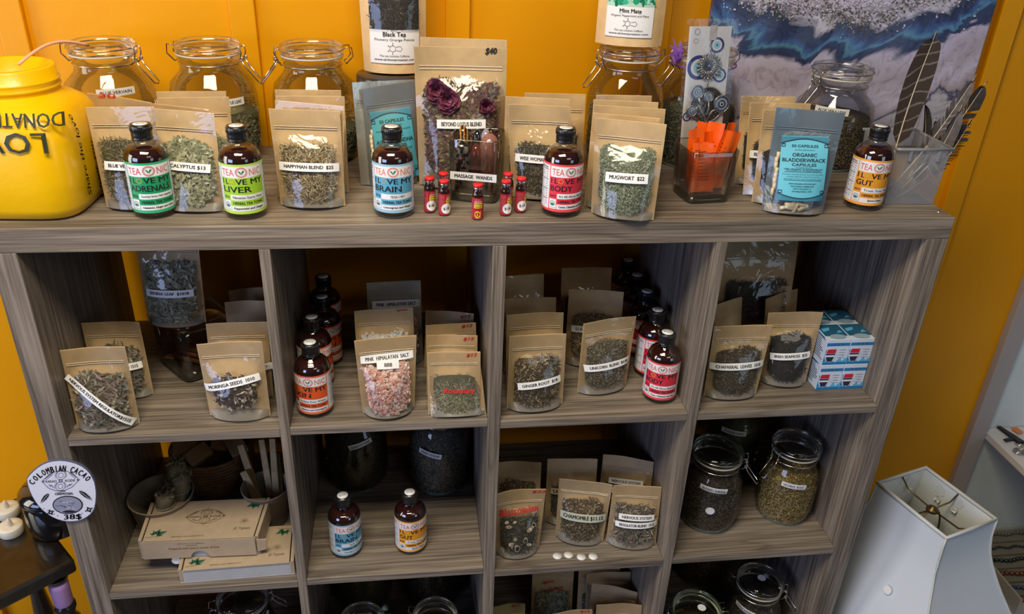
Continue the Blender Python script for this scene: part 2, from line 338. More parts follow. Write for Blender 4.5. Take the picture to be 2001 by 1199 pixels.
for zz in (1.395, 1.36, .72, .69): m.lathe([(.0022, 0), (.0014, .0003), (0, -.0006)], plain('hole_brown', (.05, .03, .02), .8), 8, (0, 0, 0))
# ---------------------------------------------------------------- pouches
NB = []
def pouch(label, tl, tr, z,  bl=None, br=None, h=.150, lean=9, T=.018, fill=.62, hk='straw', labels=(), sheet=None, film=None, arch=.004, group=None, cnt=1.0, cat='pouch', name='herb_pouch', low=0, writing=(), zipv=.80, top=True, extra=None, margin=.1, push=0):
    sheet = sheet or KRAFT; film = film or FILM; lr = math.radians(lean)
    if bl is not None:
        BL = atz(bl, z + .001); BR = atz(br, z + .001); e = unit(BR - BL); nb = A([-e[1], e[0], 0]); nb = nb if nb[1] > 0 else -nb
        up = nb * math.sin(lr) + A([0, 0, math.cos(lr)]); pn = np.cross(e, up); TL = atplane(tl, BL, pn); TR = atplane(tr, BL, pn)
    else:
        TL = atz(tl, z + h * math.cos(lr)); TR = atz(tr, z + h * math.cos(lr)); e = unit(TR - TL); nb = unit(A([-e[1], e[0], 0])); nb = nb if nb[1] > 0 else -nb
        dn = nb * h * math.sin(lr) + A([0, 0, h * math.cos(lr) - .001]); BL = TL - dn; BR = TR - dn
        up = unit(dn); pn = np.cross(e, up)
    if z < 1.40:
        xm = (BL[0] + BR[0]) / 2; c_ = min(range(4), key=lambda i: abs((GX[1 + 2 * i] + GX[2 + 2 * i]) / 2 - xm)); lo_, hi_ = GX[1 + 2 * c_] + .002, GX[2 + 2 * c_] - .002
        for q_ in (BL, BR, TL, TR): q_[0] = min(max(q_[0], lo_), hi_)
    for q_ in (BL, BR, TL, TR): q_[1] += push
    yl_ = WALL - .017 - T * .2
    mx_ = max(q_[1] for q_ in (BL, BR, TL, TR)) - yl_
    if mx_ > 0:
        for q_ in (BL, BR, TL, TR): q_[1] -= mx_
    nf = unit(np.cross(e, up)); nf = nf if nf[1] < 0 else -nf            # towards the front
    Wm = (np.linalg.norm(BR - BL) + np.linalg.norm(TR - TL)) / 2; Hm = (np.linalg.norm(TL - BL) + np.linalg.norm(TR - BR)) / 2
    NB.append((label[:40], Wm, Hm, TL, TR, BL, BR))
    def base(u, v): return (BL * (1 - u) + BR * u) * (1 - v) + (TL * (1 - u) + TR * u) * v
    ph = rnd.uniform(0, 6)
    def bulge(u, v):
        if u <= 0 or u >= 1: return 0
        k = min(1, max(0, (u - .045) * (1 - u - .045)) / .2070); return T * k ** .55 * max(0, 1 - (max(v, 0) / (zipv - .02)) ** 2.2) if v < zipv - .02 else 0
    def warp(u, v): return -arch * math.sin(math.pi * min(max(u, 0), 1)) * v ** 2 + .0012 * math.sin(7 * u + ph) * v ** 3
    def surf(u, v, off=0, k=1): return base(u, v) + nf * (warp(u, v) + bulge(u, v) * k + off)
    c0 = (BL + BR) / 2
    root = thing(name, label, cat, (c0[0], c0[1], z), group)
    ms = MB(); ms.grid(lambda u, v: surf(u, v, 0, -.12), 12, 12, sheet); ms.grid(lambda u, v: surf(u, v, -.0006, -.12), 12, 12, sheet)
    ms.build('back_sheet', root)
    dark, hm, L, Wd, n0, shape, kw = H[hk]
    n = int(n0 * cnt * Wm / .095 * (Hm / .14) * fill / .62)
    if n > 20:
        mc = MB(); lo = .05 + low
        def inside(u, v): return margin < u < 1 - margin and lo + (.30 * abs(2 * u - 1) ** 3) < v < fill - .05 * math.sin(9 * u + ph) * .5 - .12 * abs(2 * u - 1) ** 4
        P = []
        while len(P) < n:
            u, v = rnd.uniform(margin, 1 - margin), rnd.uniform(lo, fill + .03)
            if inside(u, v): P.append(surf(u, v, 0, rnd.uniform(.62, .93)))
        if shape == 'chunk': chunks(mc, P, L, hm)
        else: scatter(mc, P, [nf] * n, L, Wd, hm, **kw)
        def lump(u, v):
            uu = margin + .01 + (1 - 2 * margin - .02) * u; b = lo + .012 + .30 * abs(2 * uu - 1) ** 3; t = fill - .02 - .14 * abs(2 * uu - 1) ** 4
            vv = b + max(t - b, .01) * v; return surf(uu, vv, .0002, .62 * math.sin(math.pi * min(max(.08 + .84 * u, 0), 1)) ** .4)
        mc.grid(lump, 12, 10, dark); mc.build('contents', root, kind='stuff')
    if film is not None and top is not None:
        def filmf(u, v):
            w = .0009 * math.sin(31 * u + 9 * math.sin(11 * v + ph)) * math.sin(17 * v + 5 * u) if .08 < u < .92 and .05 < v < .74 else 0
            lab = 1.0
            for q in UVL:
                if abs(v - q[1]) < .10: lab = .15
            return surf(u, v, .0010 + w * lab, 1)
        UVL = []
        for lb in labels:
            a = atplane(lb[0], BL, pn); UVL.append((0, np.dot(a - BL, up) / Hm)); a = atplane(lb[1], BL, pn); UVL.append((0, np.dot(a - BL, up) / Hm))
        mf = MB(); mf.grid(filmf, 16, 22, film); mf.build('clear_front', root)
        # pleated bottom
        def gus(u, v): uu = .03 + .94 * u; P = base(uu, 0); return P + nf * (bulge(uu, 0) * v) + A([0, 0, .0008 + .012 * (1 - v)])
        MB().grid(gus, 12, 3, plain('gusset_film', (.36, .33, .28), .35)).build('bottom_gusset', root)
        mz = MB()
        for k in (0, .022): mz.grid(lambda u, v: surf(.05 + .90 * u, zipv + k + .009 * v, .0011 + .0011 * math.sin(math.pi * v), 0), 12, 3, CLEARP if sheet is KRAFT else sheet)
        mz.build('zip_seal', root)
    def plane_map(o2, ax, off):
        e2 = unit(ax); f2 = np.cross(nf, e2); f2 = f2 if f2[2] > 0 else -f2
        def fn(x, y, o=0):
            P = o2 + e2 * x + f2 * y; d = P - BL; vv = np.dot(d, up) / Hm; l = BL * (1 - vv) + TL * vv; r_ = BR * (1 - vv) + TR * vv
            uu = np.dot(P - l, e) / max(np.dot(r_ - l, e), 1e-6); return P - nf * np.dot(P - BL, nf) + nf * (warp(uu, vv) + bulge(uu, vv) + off + o)
        return fn
    for lb in labels:
        a = atplane(lb[0], BL, pn); b = atplane(lb[1], BL, pn); o2 = (a + b) / 2; w = np.linalg.norm(b - a); hh = lb[3]; opt = lb[4] if len(lb) > 4 else {}
        fn = plane_map(o2, b - a, .0022 + .22 * L)
        ml = MB(); rect(ml, fn, -w / 2, -hh / 2, w / 2, hh / 2, opt.get('mat', WHITE), 12, 3); lab = ml.build('label', root)
        fn2 = lambda x, y: fn(x, y, .0005)
        mt = MB()
        if opt.get('border'): line2(mt, fn2, [(-w / 2, -hh / 2), (w / 2, -hh / 2), (w / 2, hh / 2), (-w / 2, hh / 2)], .0009, BLACK, True)
        tw = w * opt.get('tw', .82)
        text(mt, lb[2], fn2, w * opt.get('tx', 0), 0, tw, hh * opt.get('th', .45), opt.get('ink', BLACK), bold=opt.get('bold', .02), jit=opt.get('jit', 0))
        mt.build('lettering', lab)
    for wr in writing:                                       # marker straight on the pouch
        a = atplane(wr[0], BL, pn); b = atplane(wr[1], BL, pn); fn = plane_map((a + b) / 2, b - a, .0022); mt = MB()
        text(mt, wr[2], fn, 0, 0, np.linalg.norm(b - a), wr[3], wr[4] if len(wr) > 4 else RED, bold=.03, shear=.2, jit=.0004); mt.build('handwriting', root)
    if extra: extra(root, surf, base, nf, up, e, plane_map, BL, BR, TL, TR, Wm, Hm, pn)
    return root
# ---------------------------------------------------------------- tonic bottles
LIQ = plain('dark_maroon_tonic', (.030, .007, .006), .06, coat=1, spec=.6); CAPB = plain('black_cap_plastic', (.010, .010, .011), .28, coat=.3)
PAPW = plain('label_paper', (.78, .80, .86), .45); SEEDG = plain('leaf_green_ink', (.03, .20, .07), .5)
TEXTS = {
 'green': ('ADRENALS', (.012, .30, .12), (.03, .42, .18), 'Good-bye Stress, Hello Happiness', 'Cinnamon, Ginger and Clove', (.60, .05, .05), 'STRESS'),
 'lime': ('LIVER', (.33, .60, .03), (.45, .70, .10), 'Filtration Starts Here', 'Peppermint and Ginger', (.65, .10, .08), 'DETOX'),
 'blue': ('BRAIN', (.09, .36, .58), (.28, .52, .72), 'TEOA = MC²', 'Lemongrass and Ginger', (.75, .14, .06), 'FOCUS'),
 'red': ('BODY', (.66, .03, .06), (.80, .07, .08), "It's All About Balance", 'Cacao, Cinnamon and Maca', (.70, .07, .05), 'HEALTHY'),
 'orange': ('GUT', (.78, .33, .02), (.88, .40, .06), 'Trust Your Gut', 'Spiced Ginger', (.70, .06, .05), 'DIGESTION'),
 'vermilion': ('SKIN', (.72, .10, .02), (.82, .16, .06), 'Radiate from Within', 'Hibiscus and Lemongrass', (.65, .09, .05), 'SKIN')}
BR_, BH = .0302, .134
def cyl(r, phi=-math.pi / 2, c=(0, 0, 0)):
    def fn(s, z, o=0): t = phi + s / r; return A([c[0] + (r + o) * math.cos(t), c[1] + (r + o) * math.sin(t), c[2] + z])
    return fn
def bottle(kind):
    word, c1, c2, slog, flav, lc, tagw = TEXTS[kind]
    root = thing('tonic_bottle', 'x', 'bottle', (0, 0, 0))
    g = MB(); g.lathe([(0, .0012), (.024, .0008), (.0285, .002), (BR_, .007), (BR_, .088), (.0292, .0935), (.026, .0995), (.0205, .1045), (.0150, .1085), (.0128, .112), (.0126, .118)], GLASS, 40); g.build('bottle_glass', root)
    l = MB(); l.lathe([(0, .004), (.026, .004), (.0293, .008), (.0296, .088), (.0286, .093), (.0254, .099), (.0212, .1030), (0, .1032)], LIQ, 40); l.build('tonic', root)
    c = MB(); c.lathe([(.0132, .1125), (.0146, .1125), (.0148, .1145), (.0140, .1155), (.0140, .117), (.0148, .118), (.0142, .1195), (.0148, .121), (.0142, .1225), (.0148, .124), (.0148, .1318), (.0140, .1340), (0, .1340)], CAPB, 32)
    for k in range(36):
        t = 2 * math.pi * k / 36; x, y = .0148 * math.cos(t), .0148 * math.sin(t); c.tube([(x, y, .1255), (x, y, .1315)], .0005, CAPB, 4)
    cp = c.build('cap', root)
    k = MB(); k.lathe([(.0100, .1341), (.0100, .1344), (0, .1344)], PAPW, 24); st = k.build('cap_sticker', cp)
    lb = MB(); fn = cyl(BR_ + .0003)
    C1 = plain('label_' + kind, c1, .42); C2 = plain('label_edge_' + kind, c2, .42); LC = plain('logo_' + kind, lc, .45)
    rect(lb, fn, -.093, .0105, .093, .0855, C2, 72, 1)
    o = lambda d: (lambda x, y: fn(x, y, d))
    rect(lb, o(.00012), -.032, .0655, .032, .0822, PAPW, 20); rect(lb, o(.00012), -.032, .0408, .032, .0645, C1, 20)
    rect(lb, o(.00012), -.0195, .0318, .032, .0398, PAPW, 16); rect(lb, o(.00012), -.0195, .0236, .032, .0308, C1, 16); rect(lb, o(.00012), -.0195, .0150, .032, .0226, PAPW, 16)
    rect(lb, o(.00012), -.032, .0318, -.0205, .0398, C1, 5); rect(lb, o(.00012), -.032, .0150, -.0205, .0308, PAPW, 5)
    rect(lb, o(.00012), -.064, .0140, -.0335, .0822, PAPW, 12); rect(lb, o(.00012), .0335, .0140, .068, .0822, PAPW, 12)
    la = lb.build('label', root)
    t = MB(); q = o(.0003)
    text(t, 'TEA', q, -.0200, .0735, .0190, .0098, LC, .0); text(t, 'NIC', q, .0200, .0735, .0180, .0098, LC, .0)
    disc(t, q, 0, .0738, .0084, .0074, LC, 28, .88); disc(t, q, 0, .0738, .0067, .0059, LC, 28, .9)
    poly2(t, q, [(-.0005, .0700), (-.0045, .0755), (-.0030, .0762), (-.0003, .0735)], SEEDG); poly2(t, q, [(.0003, .0700), (.0045, .0755), (.0022, .0768), (.0001, .0735)], SEEDG)
    text(t, 'I L', q, -.0255, .0595, .0105, .0080, BLACK, .02); disc(t, q, -.0150, .0595, .0041, .0040, plain('gold_ring_ink', (.50, .33, .04), .4), 24, .72); text(t, 'VE MY', q, .0105, .0595, .0400, .0080, BLACK, .02)
    wdt = .0085 * len(word) if len(word) < 6 else .058
    text(t, word, q, -.031 + wdt / 2, .0478, wdt, .0088, BLACK, .03)
    text(t, tagw, q, -.0262, .0358, .0095, .0030, BLACK, .01); text(t, slog, q, .006, .0358, .044 if len(slog) > 12 else .022, .0038, BLACK, .01)
    text(t, 'HERBAL TEA TONIC', q, .006, .0272, .045, .0040, BLACK, .02); text(t, flav, q, .006, .0187, .045 if len(flav) > 14 else .026, .0040, BLACK, .03, shear=.2)
    disc(t, q, -.0262, .0240, .0043, .0040, SEEDG, 20, .84); disc(t, q, -.0262, .0225, .0030, .0016, plain('seal_blue', (.03, .12, .25), .5), 14); text(t, 'USDA', q, -.0262, .0252, .0050, .0015, SEEDG, .0)
    text(t, '8 FL OZ (236ml)', q, -.0262, .0170, .0098, .0016, BLACK, 0)
    for sx in (-.0488, .051):
        text(t, 'Nutrition Facts' if sx < 0 else 'INGREDIENTS', q, sx, .0785, .022, .0028, BLACK, .02)
        for i in range(15):
            zz = .0745 - i * .0038; hw = .0115 if i % 4 else .0128
            if i % 4 == 0: rect(t, q, sx - hw, zz, sx + hw, zz + .0009, BLACK, 6)
            else: rect(t, q, sx - hw, zz, sx + hw * rnd.uniform(-.1, .6), zz + .0006, BLACK, 4); rect(t, q, sx + hw * .75, zz, sx + hw, zz + .0006, BLACK, 2)
    t.build('lettering', la)
    ks = MB(); text(ks, kind[:1].upper() + 'ea', lambda x, y: A([x, y, .1346]), 0, 0, .012, .004, plain('grey_ink', (.15, .17, .15), .5), 0); ks.build('lettering', st)
    return root
BOT = {}
def put_bottle(kind, label, z, base=None, cap=None, turn=0, group=None, lean=None):
    if base is not None:
        p = atz(base, z); d = unit(A([p[0] - CP[0], p[1] - CP[1], 0])); p = p + d * .0285
    else: p = atz(cap, z + BH)
    if z < 1.40: c_ = min(range(4), key=lambda i: abs((GX[1 + 2 * i] + GX[2 + 2 * i]) / 2 - p[0])); p[0] = min(max(p[0], GX[1 + 2 * c_] + .032), GX[2 + 2 * c_] - .032); p[1] = min(p[1], .36)
    ang = math.atan2(CP[1] - p[1], CP[0] - p[0]) + math.pi / 2 + math.radians(turn)
    loc = (p[0], p[1], z + .0006)
    if kind not in BOT: r = BOT[kind] = bottle(kind); r.location = loc; r.rotation_euler = (0, 0, ang); r['label'] = label; r['group'] = group
    else: r = dup(BOT[kind], loc, ang, label, group)
    NB.append(('B ' + label[:36], p[0], p[1], p, p, p, p)); return r
# ---------------------------------------------------------------- clamp jars
def jar(label, z, c, Rl, Rb, Hh, phi, hk, fill=.6, lab=None, rimmat=None, sticker=None, group='clamp-lid glass jars', lidsticker=None, body_sq=0, foot=.8, glass=None, cnt=1):
    """c centre, Rl lid radius, Rb belly radius, Hh full height, phi side of the lever; lab = (text, angle, height above base, width, tilt)"""
    cx, cy = c; root = thing('glass_jar', label, 'jar', (cx, cy, z), group); C = (cx, cy, z + .0005); glass = glass or GLASS
    nk = Hh - .032; rn = Rl * .90
    prof = [(0, .004), (Rb * foot * .8, .003), (Rb * foot, 0), (Rb * foot * 1.03, .003), (Rb * .93, .012), (Rb, .035), (Rb, nk - .075), (Rb * .985, nk - .055), (Rb * .93, nk - .034), (rn * 1.06, nk - .016), (rn, nk - .006), (rn, nk + .004), (Rl * .97, nk + .006), (Rl * .97, nk + .012)]
    if Hh < .16: prof = [(r, zz) if zz < .03 or zz > nk - .03 else (r, max(.03, min(zz, nk - .03))) for r, zz in prof]
    MB().lathe(prof, glass, 48, C).build('jar_body', root)
    MB().lathe([(0, .0065), (Rb * foot * .78, .006), (Rb * foot * 1.0, .0022), (Rb * foot * 1.0, .0005), (0, .001)], plain('pale_aqua_thick_glass', (.26, .38, .34), .15, coat=.6), 40, C).build('jar_foot', root)
    ld = MB().lathe([(Rl * .96, nk + .0145), (Rl, nk + .016), (Rl, nk + .0225), (Rl * .97, nk + .0235), (Rl * .97, nk + .026), (Rl, nk + .027), (Rl * .985, Hh - .001), (Rl * .93, Hh), (Rl * .86, Hh - .0015), (Rl * .80, Hh - .0055), (0, Hh - .0045)], rimmat or glass, 48, C).build('lid', root)
    MB().lathe([(Rl * .80, nk + .012), (Rl * .78, Hh - .009), (0, Hh - .009)], glass, 40, C).build('lid_well', ld)
    MB().lathe([(Rl * .90, nk + .0122), (Rl * 1.0, nk + .0122), (Rl * 1.0, nk + .0145), (Rl * .90, nk + .0145), (Rl * .90, nk + .0122)], plain('pale_rubber', (.62, .60, .52), .5), 40, C).build('rubber_seal', root)
    # wire bail
    w = MB(); ca, sa = math.cos(phi), math.sin(phi)
    def T3(x, y, zz): return (cx + x * ca - y * sa, cy + x * sa + y * ca, z + zz)
    def ring(r, zz, t=.0013):
        w.tube([(cx + r * math.cos(a), cy + r * math.sin(a), z + zz) for a in [2 * math.pi * k / 36 for k in range(36)]], t, METAL, 6, closed=True)
    ring(rn + .0018, nk - .001); ring(Rl + .0014, nk + .0248)
    zl, zn = nk + .0248, nk - .001
    for sgn in (-1, 1):
        w.tube([T3(Rl + .001, sgn * .010, zl), T3(Rl + .007, sgn * .010, zl + .003), T3(Rl + .009, sgn * .009, zl - .006), T3(Rl + .006, sgn * .009, zn + .006), T3(Rl - .001, sgn * .010, zn)], .0012, METAL, 6)
        w.tube([T3(Rl + .0075 + .003 * math.cos(a), sgn * .0085, zn + .009 + .003 * math.sin(a)) for a in [2 * math.pi * k / 10 for k in range(10)]], .0011, METAL, 5, closed=True)
    wb = w.build('wire_bail', root)
    w = MB(); w.tube([T3(Rl + .006, -.0075, zn + .010), T3(Rl + .012, -.0080, zn - .002), T3(Rl + .034, -.0075, zn - .028), T3(Rl + .036, 0, zn - .030), T3(Rl + .034, .0075, zn - .028), T3(Rl + .012, .0080, zn - .002), T3(Rl + .006, .0075, zn + .010)], .0013, METAL, 6); w.build('lever', wb)
    w = MB(); w.tube([T3(-Rl, -.012, zl), T3(-Rl - .013, -.012, zl + .001), T3(-Rl - .015, -.011, zl - .014), T3(-Rl - .003, -.011, zn), T3(-Rl - .003, .011, zn), T3(-Rl - .015, .011, zl - .014), T3(-Rl - .013, .012, zl + .001), T3(-Rl, .012, zl)], .0013, METAL, 6, closed=True); w.build('hinge', wb)
    dark, hm, L, Wd, n0, shape, kw = H[hk]
    zf = .006 + (nk - .016) * fill; mc = MB()
    def rad(zz): return np.interp(zz, [q[1] for q in prof[3:]], [q[0] for q in prof[3:]]) - .0035
    n = int(2600 * cnt * Rb / .07 * fill / .6); P = []; Q = []
    for k in range(n):
        a = rnd.uniform(0, 2 * math.pi) if rnd.random() < .25 else rnd.uniform(math.pi * .98, math.pi * 2.02); zz = rnd.uniform(.008, zf + .003 * math.sin(5 * a)); r = rad(zz) * rnd.uniform(.965, 1)
        P.append((cx + r * math.cos(a), cy + r * math.sin(a), z + zz)); Q.append((math.cos(a), math.sin(a), 0))
    for k in range(int(n * .25)):
        a = rnd.uniform(0, 2 * math.pi); r = rad(zf) * math.sqrt(rnd.random()); P.append((cx + r * math.cos(a), cy + r * math.sin(a), z + zf + .004 * math.cos(r * 60 + a))); Q.append((0, 0, 1))
    if shape == 'chunk': chunks(mc, P, L, hm)
    else: scatter(mc, P, Q, L, Wd, hm, tilt=.3)
    pr = [(0, .008)] + [(rad(zz) * .955, zz) for zz in np.linspace(.009, zf - .001, 8)] + [(0, zf)]
    mc.lathe(pr, dark, 32, C); mc.build('contents', root, kind='stuff')
    if lab:
        tx, ang, zc, w_, tilt = lab; rr = rad(zc) + .0042; fn = cyl(rr, ang, C); ml = MB(); ct, st = math.cos(tilt), math.sin(tilt); hh = .0125
        fr = lambda x, y, o=0: fn(x * ct - y * st, zc + x * st + y * ct, o)
        rect(ml, fr, -w_ / 2, -hh / 2, w_ / 2, hh / 2, WHITE, 14, 2); lo = ml.build('label', root)
        mt = MB(); text(mt, tx, lambda x, y: fr(x, y, .0004), 0, 0, w_ * .8, hh * .42, BLACK, .015); mt.build('lettering', lo)
    if sticker:
        ang, zc = sticker; fn = cyl(rad(zc) + .0042, ang, C); ml = MB(); disc(ml, fn, 0, zc, .009, .009, WHITE); ml.build('round_sticker', root)
    if lidsticker: ml = MB(); disc(ml, lambda x, y: A([cx + x, cy + y, z + Hh - .0035]), lidsticker[0], lidsticker[1], .009, .009, WHITE); ml.build('round_sticker', ld)
    return root
def loft(mb, rows, mat, seg=48, c=(0, 0, 0), rot=0, sx=1, sy=1):
    """rows: (radius, height, squareness)"""
    V = []; 
    for r, z, q in rows:
        for k in range(seg):
            t = 2 * math.pi * (k + .5) / seg; ct, st = math.cos(t), math.sin(t); s = 1 / (abs(ct) ** q + abs(st) ** q) ** (1 / q)
            x, y = r * s * ct * sx, r * s * st * sy; V.append((c[0] + x * math.cos(rot) - y * math.sin(rot), c[1] + x * math.sin(rot) + y * math.cos(rot), c[2] + z))
    F = [(a * seg + k, a * seg + (k + 1) % seg, (a + 1) * seg + (k + 1) % seg, (a + 1) * seg + k) for a in range(len(rows) - 1) for k in range(seg)]
    if rows[0][0] > 0: F.append(list(range(seg))[::-1])
    mb.add(V, F, mat, True)
# ================================================================ donation jug
YEL = plain('yellow_jug_paint', (.86, .50, .0), .32, coat=.15, bump=.3, bscale=45); INK = plain('brush_black_ink', (.03, .035, .01), .5)
jc = (.036, .112); jug = thing('donation_jug', 'big yellow painted square jug with upside-down lettering at the left end', 'jug', (jc[0], jc[1], ZT))
m = MB(); loft(m, [(.076, 0, 5), (.086, .004, 5), (.091, .018, 5), (.093, .06, 5), (.092, .11, 5), (.089, .132, 4.6), (.082, .148, 3.8), (.073, .158, 2.8), (.066, .163, 2.1), (.062, .167, 2)], YEL, 64, (jc[0], jc[1], ZT + .0005), rot=-.05); m.build('jug_body', jug)
m = MB(); m.lathe([(.062, .165), (.062, .172), (.065, .174), (.065, .176), (.062, .179), (.065, .183), (.065, .185), (.062, .187), (.062, .201), (.060, .203), (.054, .203), (.054, .18), (.0, .165)], YEL, 48, (jc[0], jc[1], ZT)); m.build('jug_neck', jug)
m = MB(); fy = jc[1] - .0935
def fj(x, y, o=0): return A([jc[0] + x, fy - .0016 - .050 * x + (abs(x) / .092) ** 6 * .016 + max(0, y - .112) ** 1.5 * 1.3, ZT + y])
def pj(p): q = aty(p, fy); return q[0] - jc[0], q[2] - ZT
L1 = pj((97, 260)); L0 = pj((97, 299)); hL = L1[1] - L0[1]; wL = hL * 3.7
text(m, 'LOVE', fj, L0[0] - wL / 2, (L0[1] + L1[1]) / 2, wL, hL, INK, .01, rot=math.pi)
L1 = pj((120, 225)); L0 = pj((120, 251)); hL = L1[1] - L0[1]; wL = hL * 6.8
text(m, 'DONATIONS', fj, L0[0] - wL / 2, (L0[1] + L1[1]) / 2 , wL, hL, INK, .015, rot=math.pi)
def fs(x, y, o=0): return A([jc[0] + .0948 - .30 * max(0, y - .125) , jc[1] - .005 + x, ZT + y])
m.build('lettering', jug); m = MB()
text(m, 'Share the love', fs, -.045, .085, .120, .013, INK, .01, rot=math.pi / 2, shear=.3); m.build('lettering', jug); m = MB(); text(m, 'thank you', fs, .0, .055, .08, .012, INK, .01, rot=math.pi / 2, shear=.3)
m.build('lettering', jug)
m = MB()
q0 = atz((36, 126), ZT + .2055); q1 = aty((175, 100), .20); q1[2] = max(q1[2], ZT + .214)
st = plain('pale_pink_straw', (.82, .45, .33), .4)
m.tube([q0 + (q1 - q0) * k / 12 + A([0, 0, .016 * math.sin(math.pi * k / 12)]) for k in range(13)], .0022, st, 8)
tag(m.build('drinking_straw', loc=q0), 'pale pink plastic straw lying across the mouth of the yellow jug', 'straw')
# ================================================================ clamp jars on the top board
def facing(x, y): return math.atan2(CP[1] - y, CP[0] - x)
def topjar(label, lidpx, y, Rl, Rb, phi, hk, fill, lab=None, **k):
    c = aty(lidpx, y); f = facing(c[0], y)
    if lab: lab = (lab[0], f + lab[1], lab[2], lab[3], lab[4])
    NB.append(('J ' + label[:30], c[0], c[2], c, c, c, c)); return jar(label, ZT, (c[0], y), Rl, Rb, c[2] - ZT, phi, hk, fill, lab, **k)
J1 = topjar('clear clamp jar just behind the yellow jug, topped by the leftmost glass lid', (197, 80), .325, .053, .073, -.25, 'vervain', .50, ('BLUE VERVAIN', .12, .128, .060, .02))
J2 = topjar('clear clamp jar of grey-green leaves, second glass lid from the left', (404, 80), .325, .053, .073, -.25, 'sage', .52, ('EUCALYPTUS LEAF', .28, .112, .060, .02))
J3 = topjar('clear clamp jar with its lever on the left, behind the straw-coloured blend pouches', (608, 85), .325, .053, .073, math.pi + .25, 'sage', .36)
J4 = topjar('clamp jar of dried green leaves carrying the mint tea pouch', (1232, 90), .262, .052, .068, math.pi + .35, 'mugwort', .62)
J5 = topjar('clamp jar of dark green herb behind the hanging evil-eye charm card', (1378, 92), .300, .056, .074, math.pi + .3, 'hyssop', .62)
J6 = topjar('clamp jar of brown leaf standing before the canvas, behind the pale blue capsule pouch', (1649, 128), .285, .053, .073, math.pi + .35, 'unicorn', .66, ('ALOE VERA LEAF', -.05, .113, .060, -.02))
DARKL = plain('dark_metal_lid', (.10, .09, .085), .25, metal=.8)
cb = aty((757, 143), .30); BJ = thing('lidded_jar', 'dark glass jar with a metal lid under the black tea pouch', 'jar', (cb[0], .30, ZT))
hb_ = cb[2] - ZT
MB().lathe([(0, .003), (.044, .001), (.05, .006), (.052, .02), (.052, hb_ - .05), (.047, hb_ - .03)], SMOKE, 40, (cb[0], .30, ZT)).build('jar_body', BJ)
MB().lathe([(0, .006), (.047, .006), (.049, .02), (.049, hb_ - .06), (0, hb_ - .06)], H['blackleaf'][0], 32, (cb[0], .30, ZT)).build('contents', BJ, kind='stuff')
MB().lathe([(.049, hb_ - .032), (.053, hb_ - .03), (.053, hb_ - .002), (.051, hb_), (0, hb_)], DARKL, 48, (cb[0], .30, ZT)).build('lid', BJ)
# ================================================================ pouches on the top board
g = 'herb pouches on the top board'
P_ = lambda *a, **k: pouch(*a, **dict(group=g, **k))
SHL = math.cos
P_('kraft pouch with a red price behind the front vervain pouch', (171, 181), (297, 200), ZT, h=.150, hk='vervain', cnt=.3, writing=(((190, 186), (222, 188), '20', .006),))
P_('rearmost kraft pouch between the two left clamp jars', (305, 179), (441, 178), ZT, h=.150, hk='sage', cnt=.5)
P_('kraft pouch second from the back in the pale leaf row beside the second clamp jar', (309, 191), (447, 189), ZT, h=.146, hk='sage', cnt=.6)
P_('kraft pouch directly behind the front eucalyptus pouch', (288, 201), (407, 214), ZT, h=.144, hk='sage', cnt=.4)
P_('front pouch of dark dried vervain standing against the yellow jug', (167, 209), (300, 208), ZT, (209, 405), (328, 408), hk='vervain', fill=.70, lean=12, labels=(((211, 321), (308, 325), 'BLUE VERVAIN  $13', .0125, {}),))
P_('front pouch of pale sage-green leaves labelled at thirteen dollars', (293, 211), (418, 221), ZT, (318, 408), (440, 412), hk='sage', fill=.72, lean=12, labels=(((318, 319), (416, 328), 'EUCALYPTUS $13', .0125, {}),))
P_('rearmost kraft pouch of the straw-coloured blend row', (537, 175), (666, 176), ZT, h=.154, hk='straw', cnt=.3)
P_('kraft pouch second from the back in the straw-coloured blend row', (539, 187), (673, 188), ZT, h=.152, hk='straw', cnt=.3)
P_('kraft pouch just behind the front straw-coloured blend pouch', (535, 199), (671, 211), ZT, push=.010, h=.150, hk='straw', cnt=.3)
P_('front pouch of pale straw-like shredded herb priced twenty-five dollars', (524, 212), (664, 217), ZT, (549, 400), (675, 402), hk='straw', fill=.66, lean=10, T=.024, labels=(((548, 321), (664, 325), 'HAPPYMAN BLEND  $25', .0125, {}),))
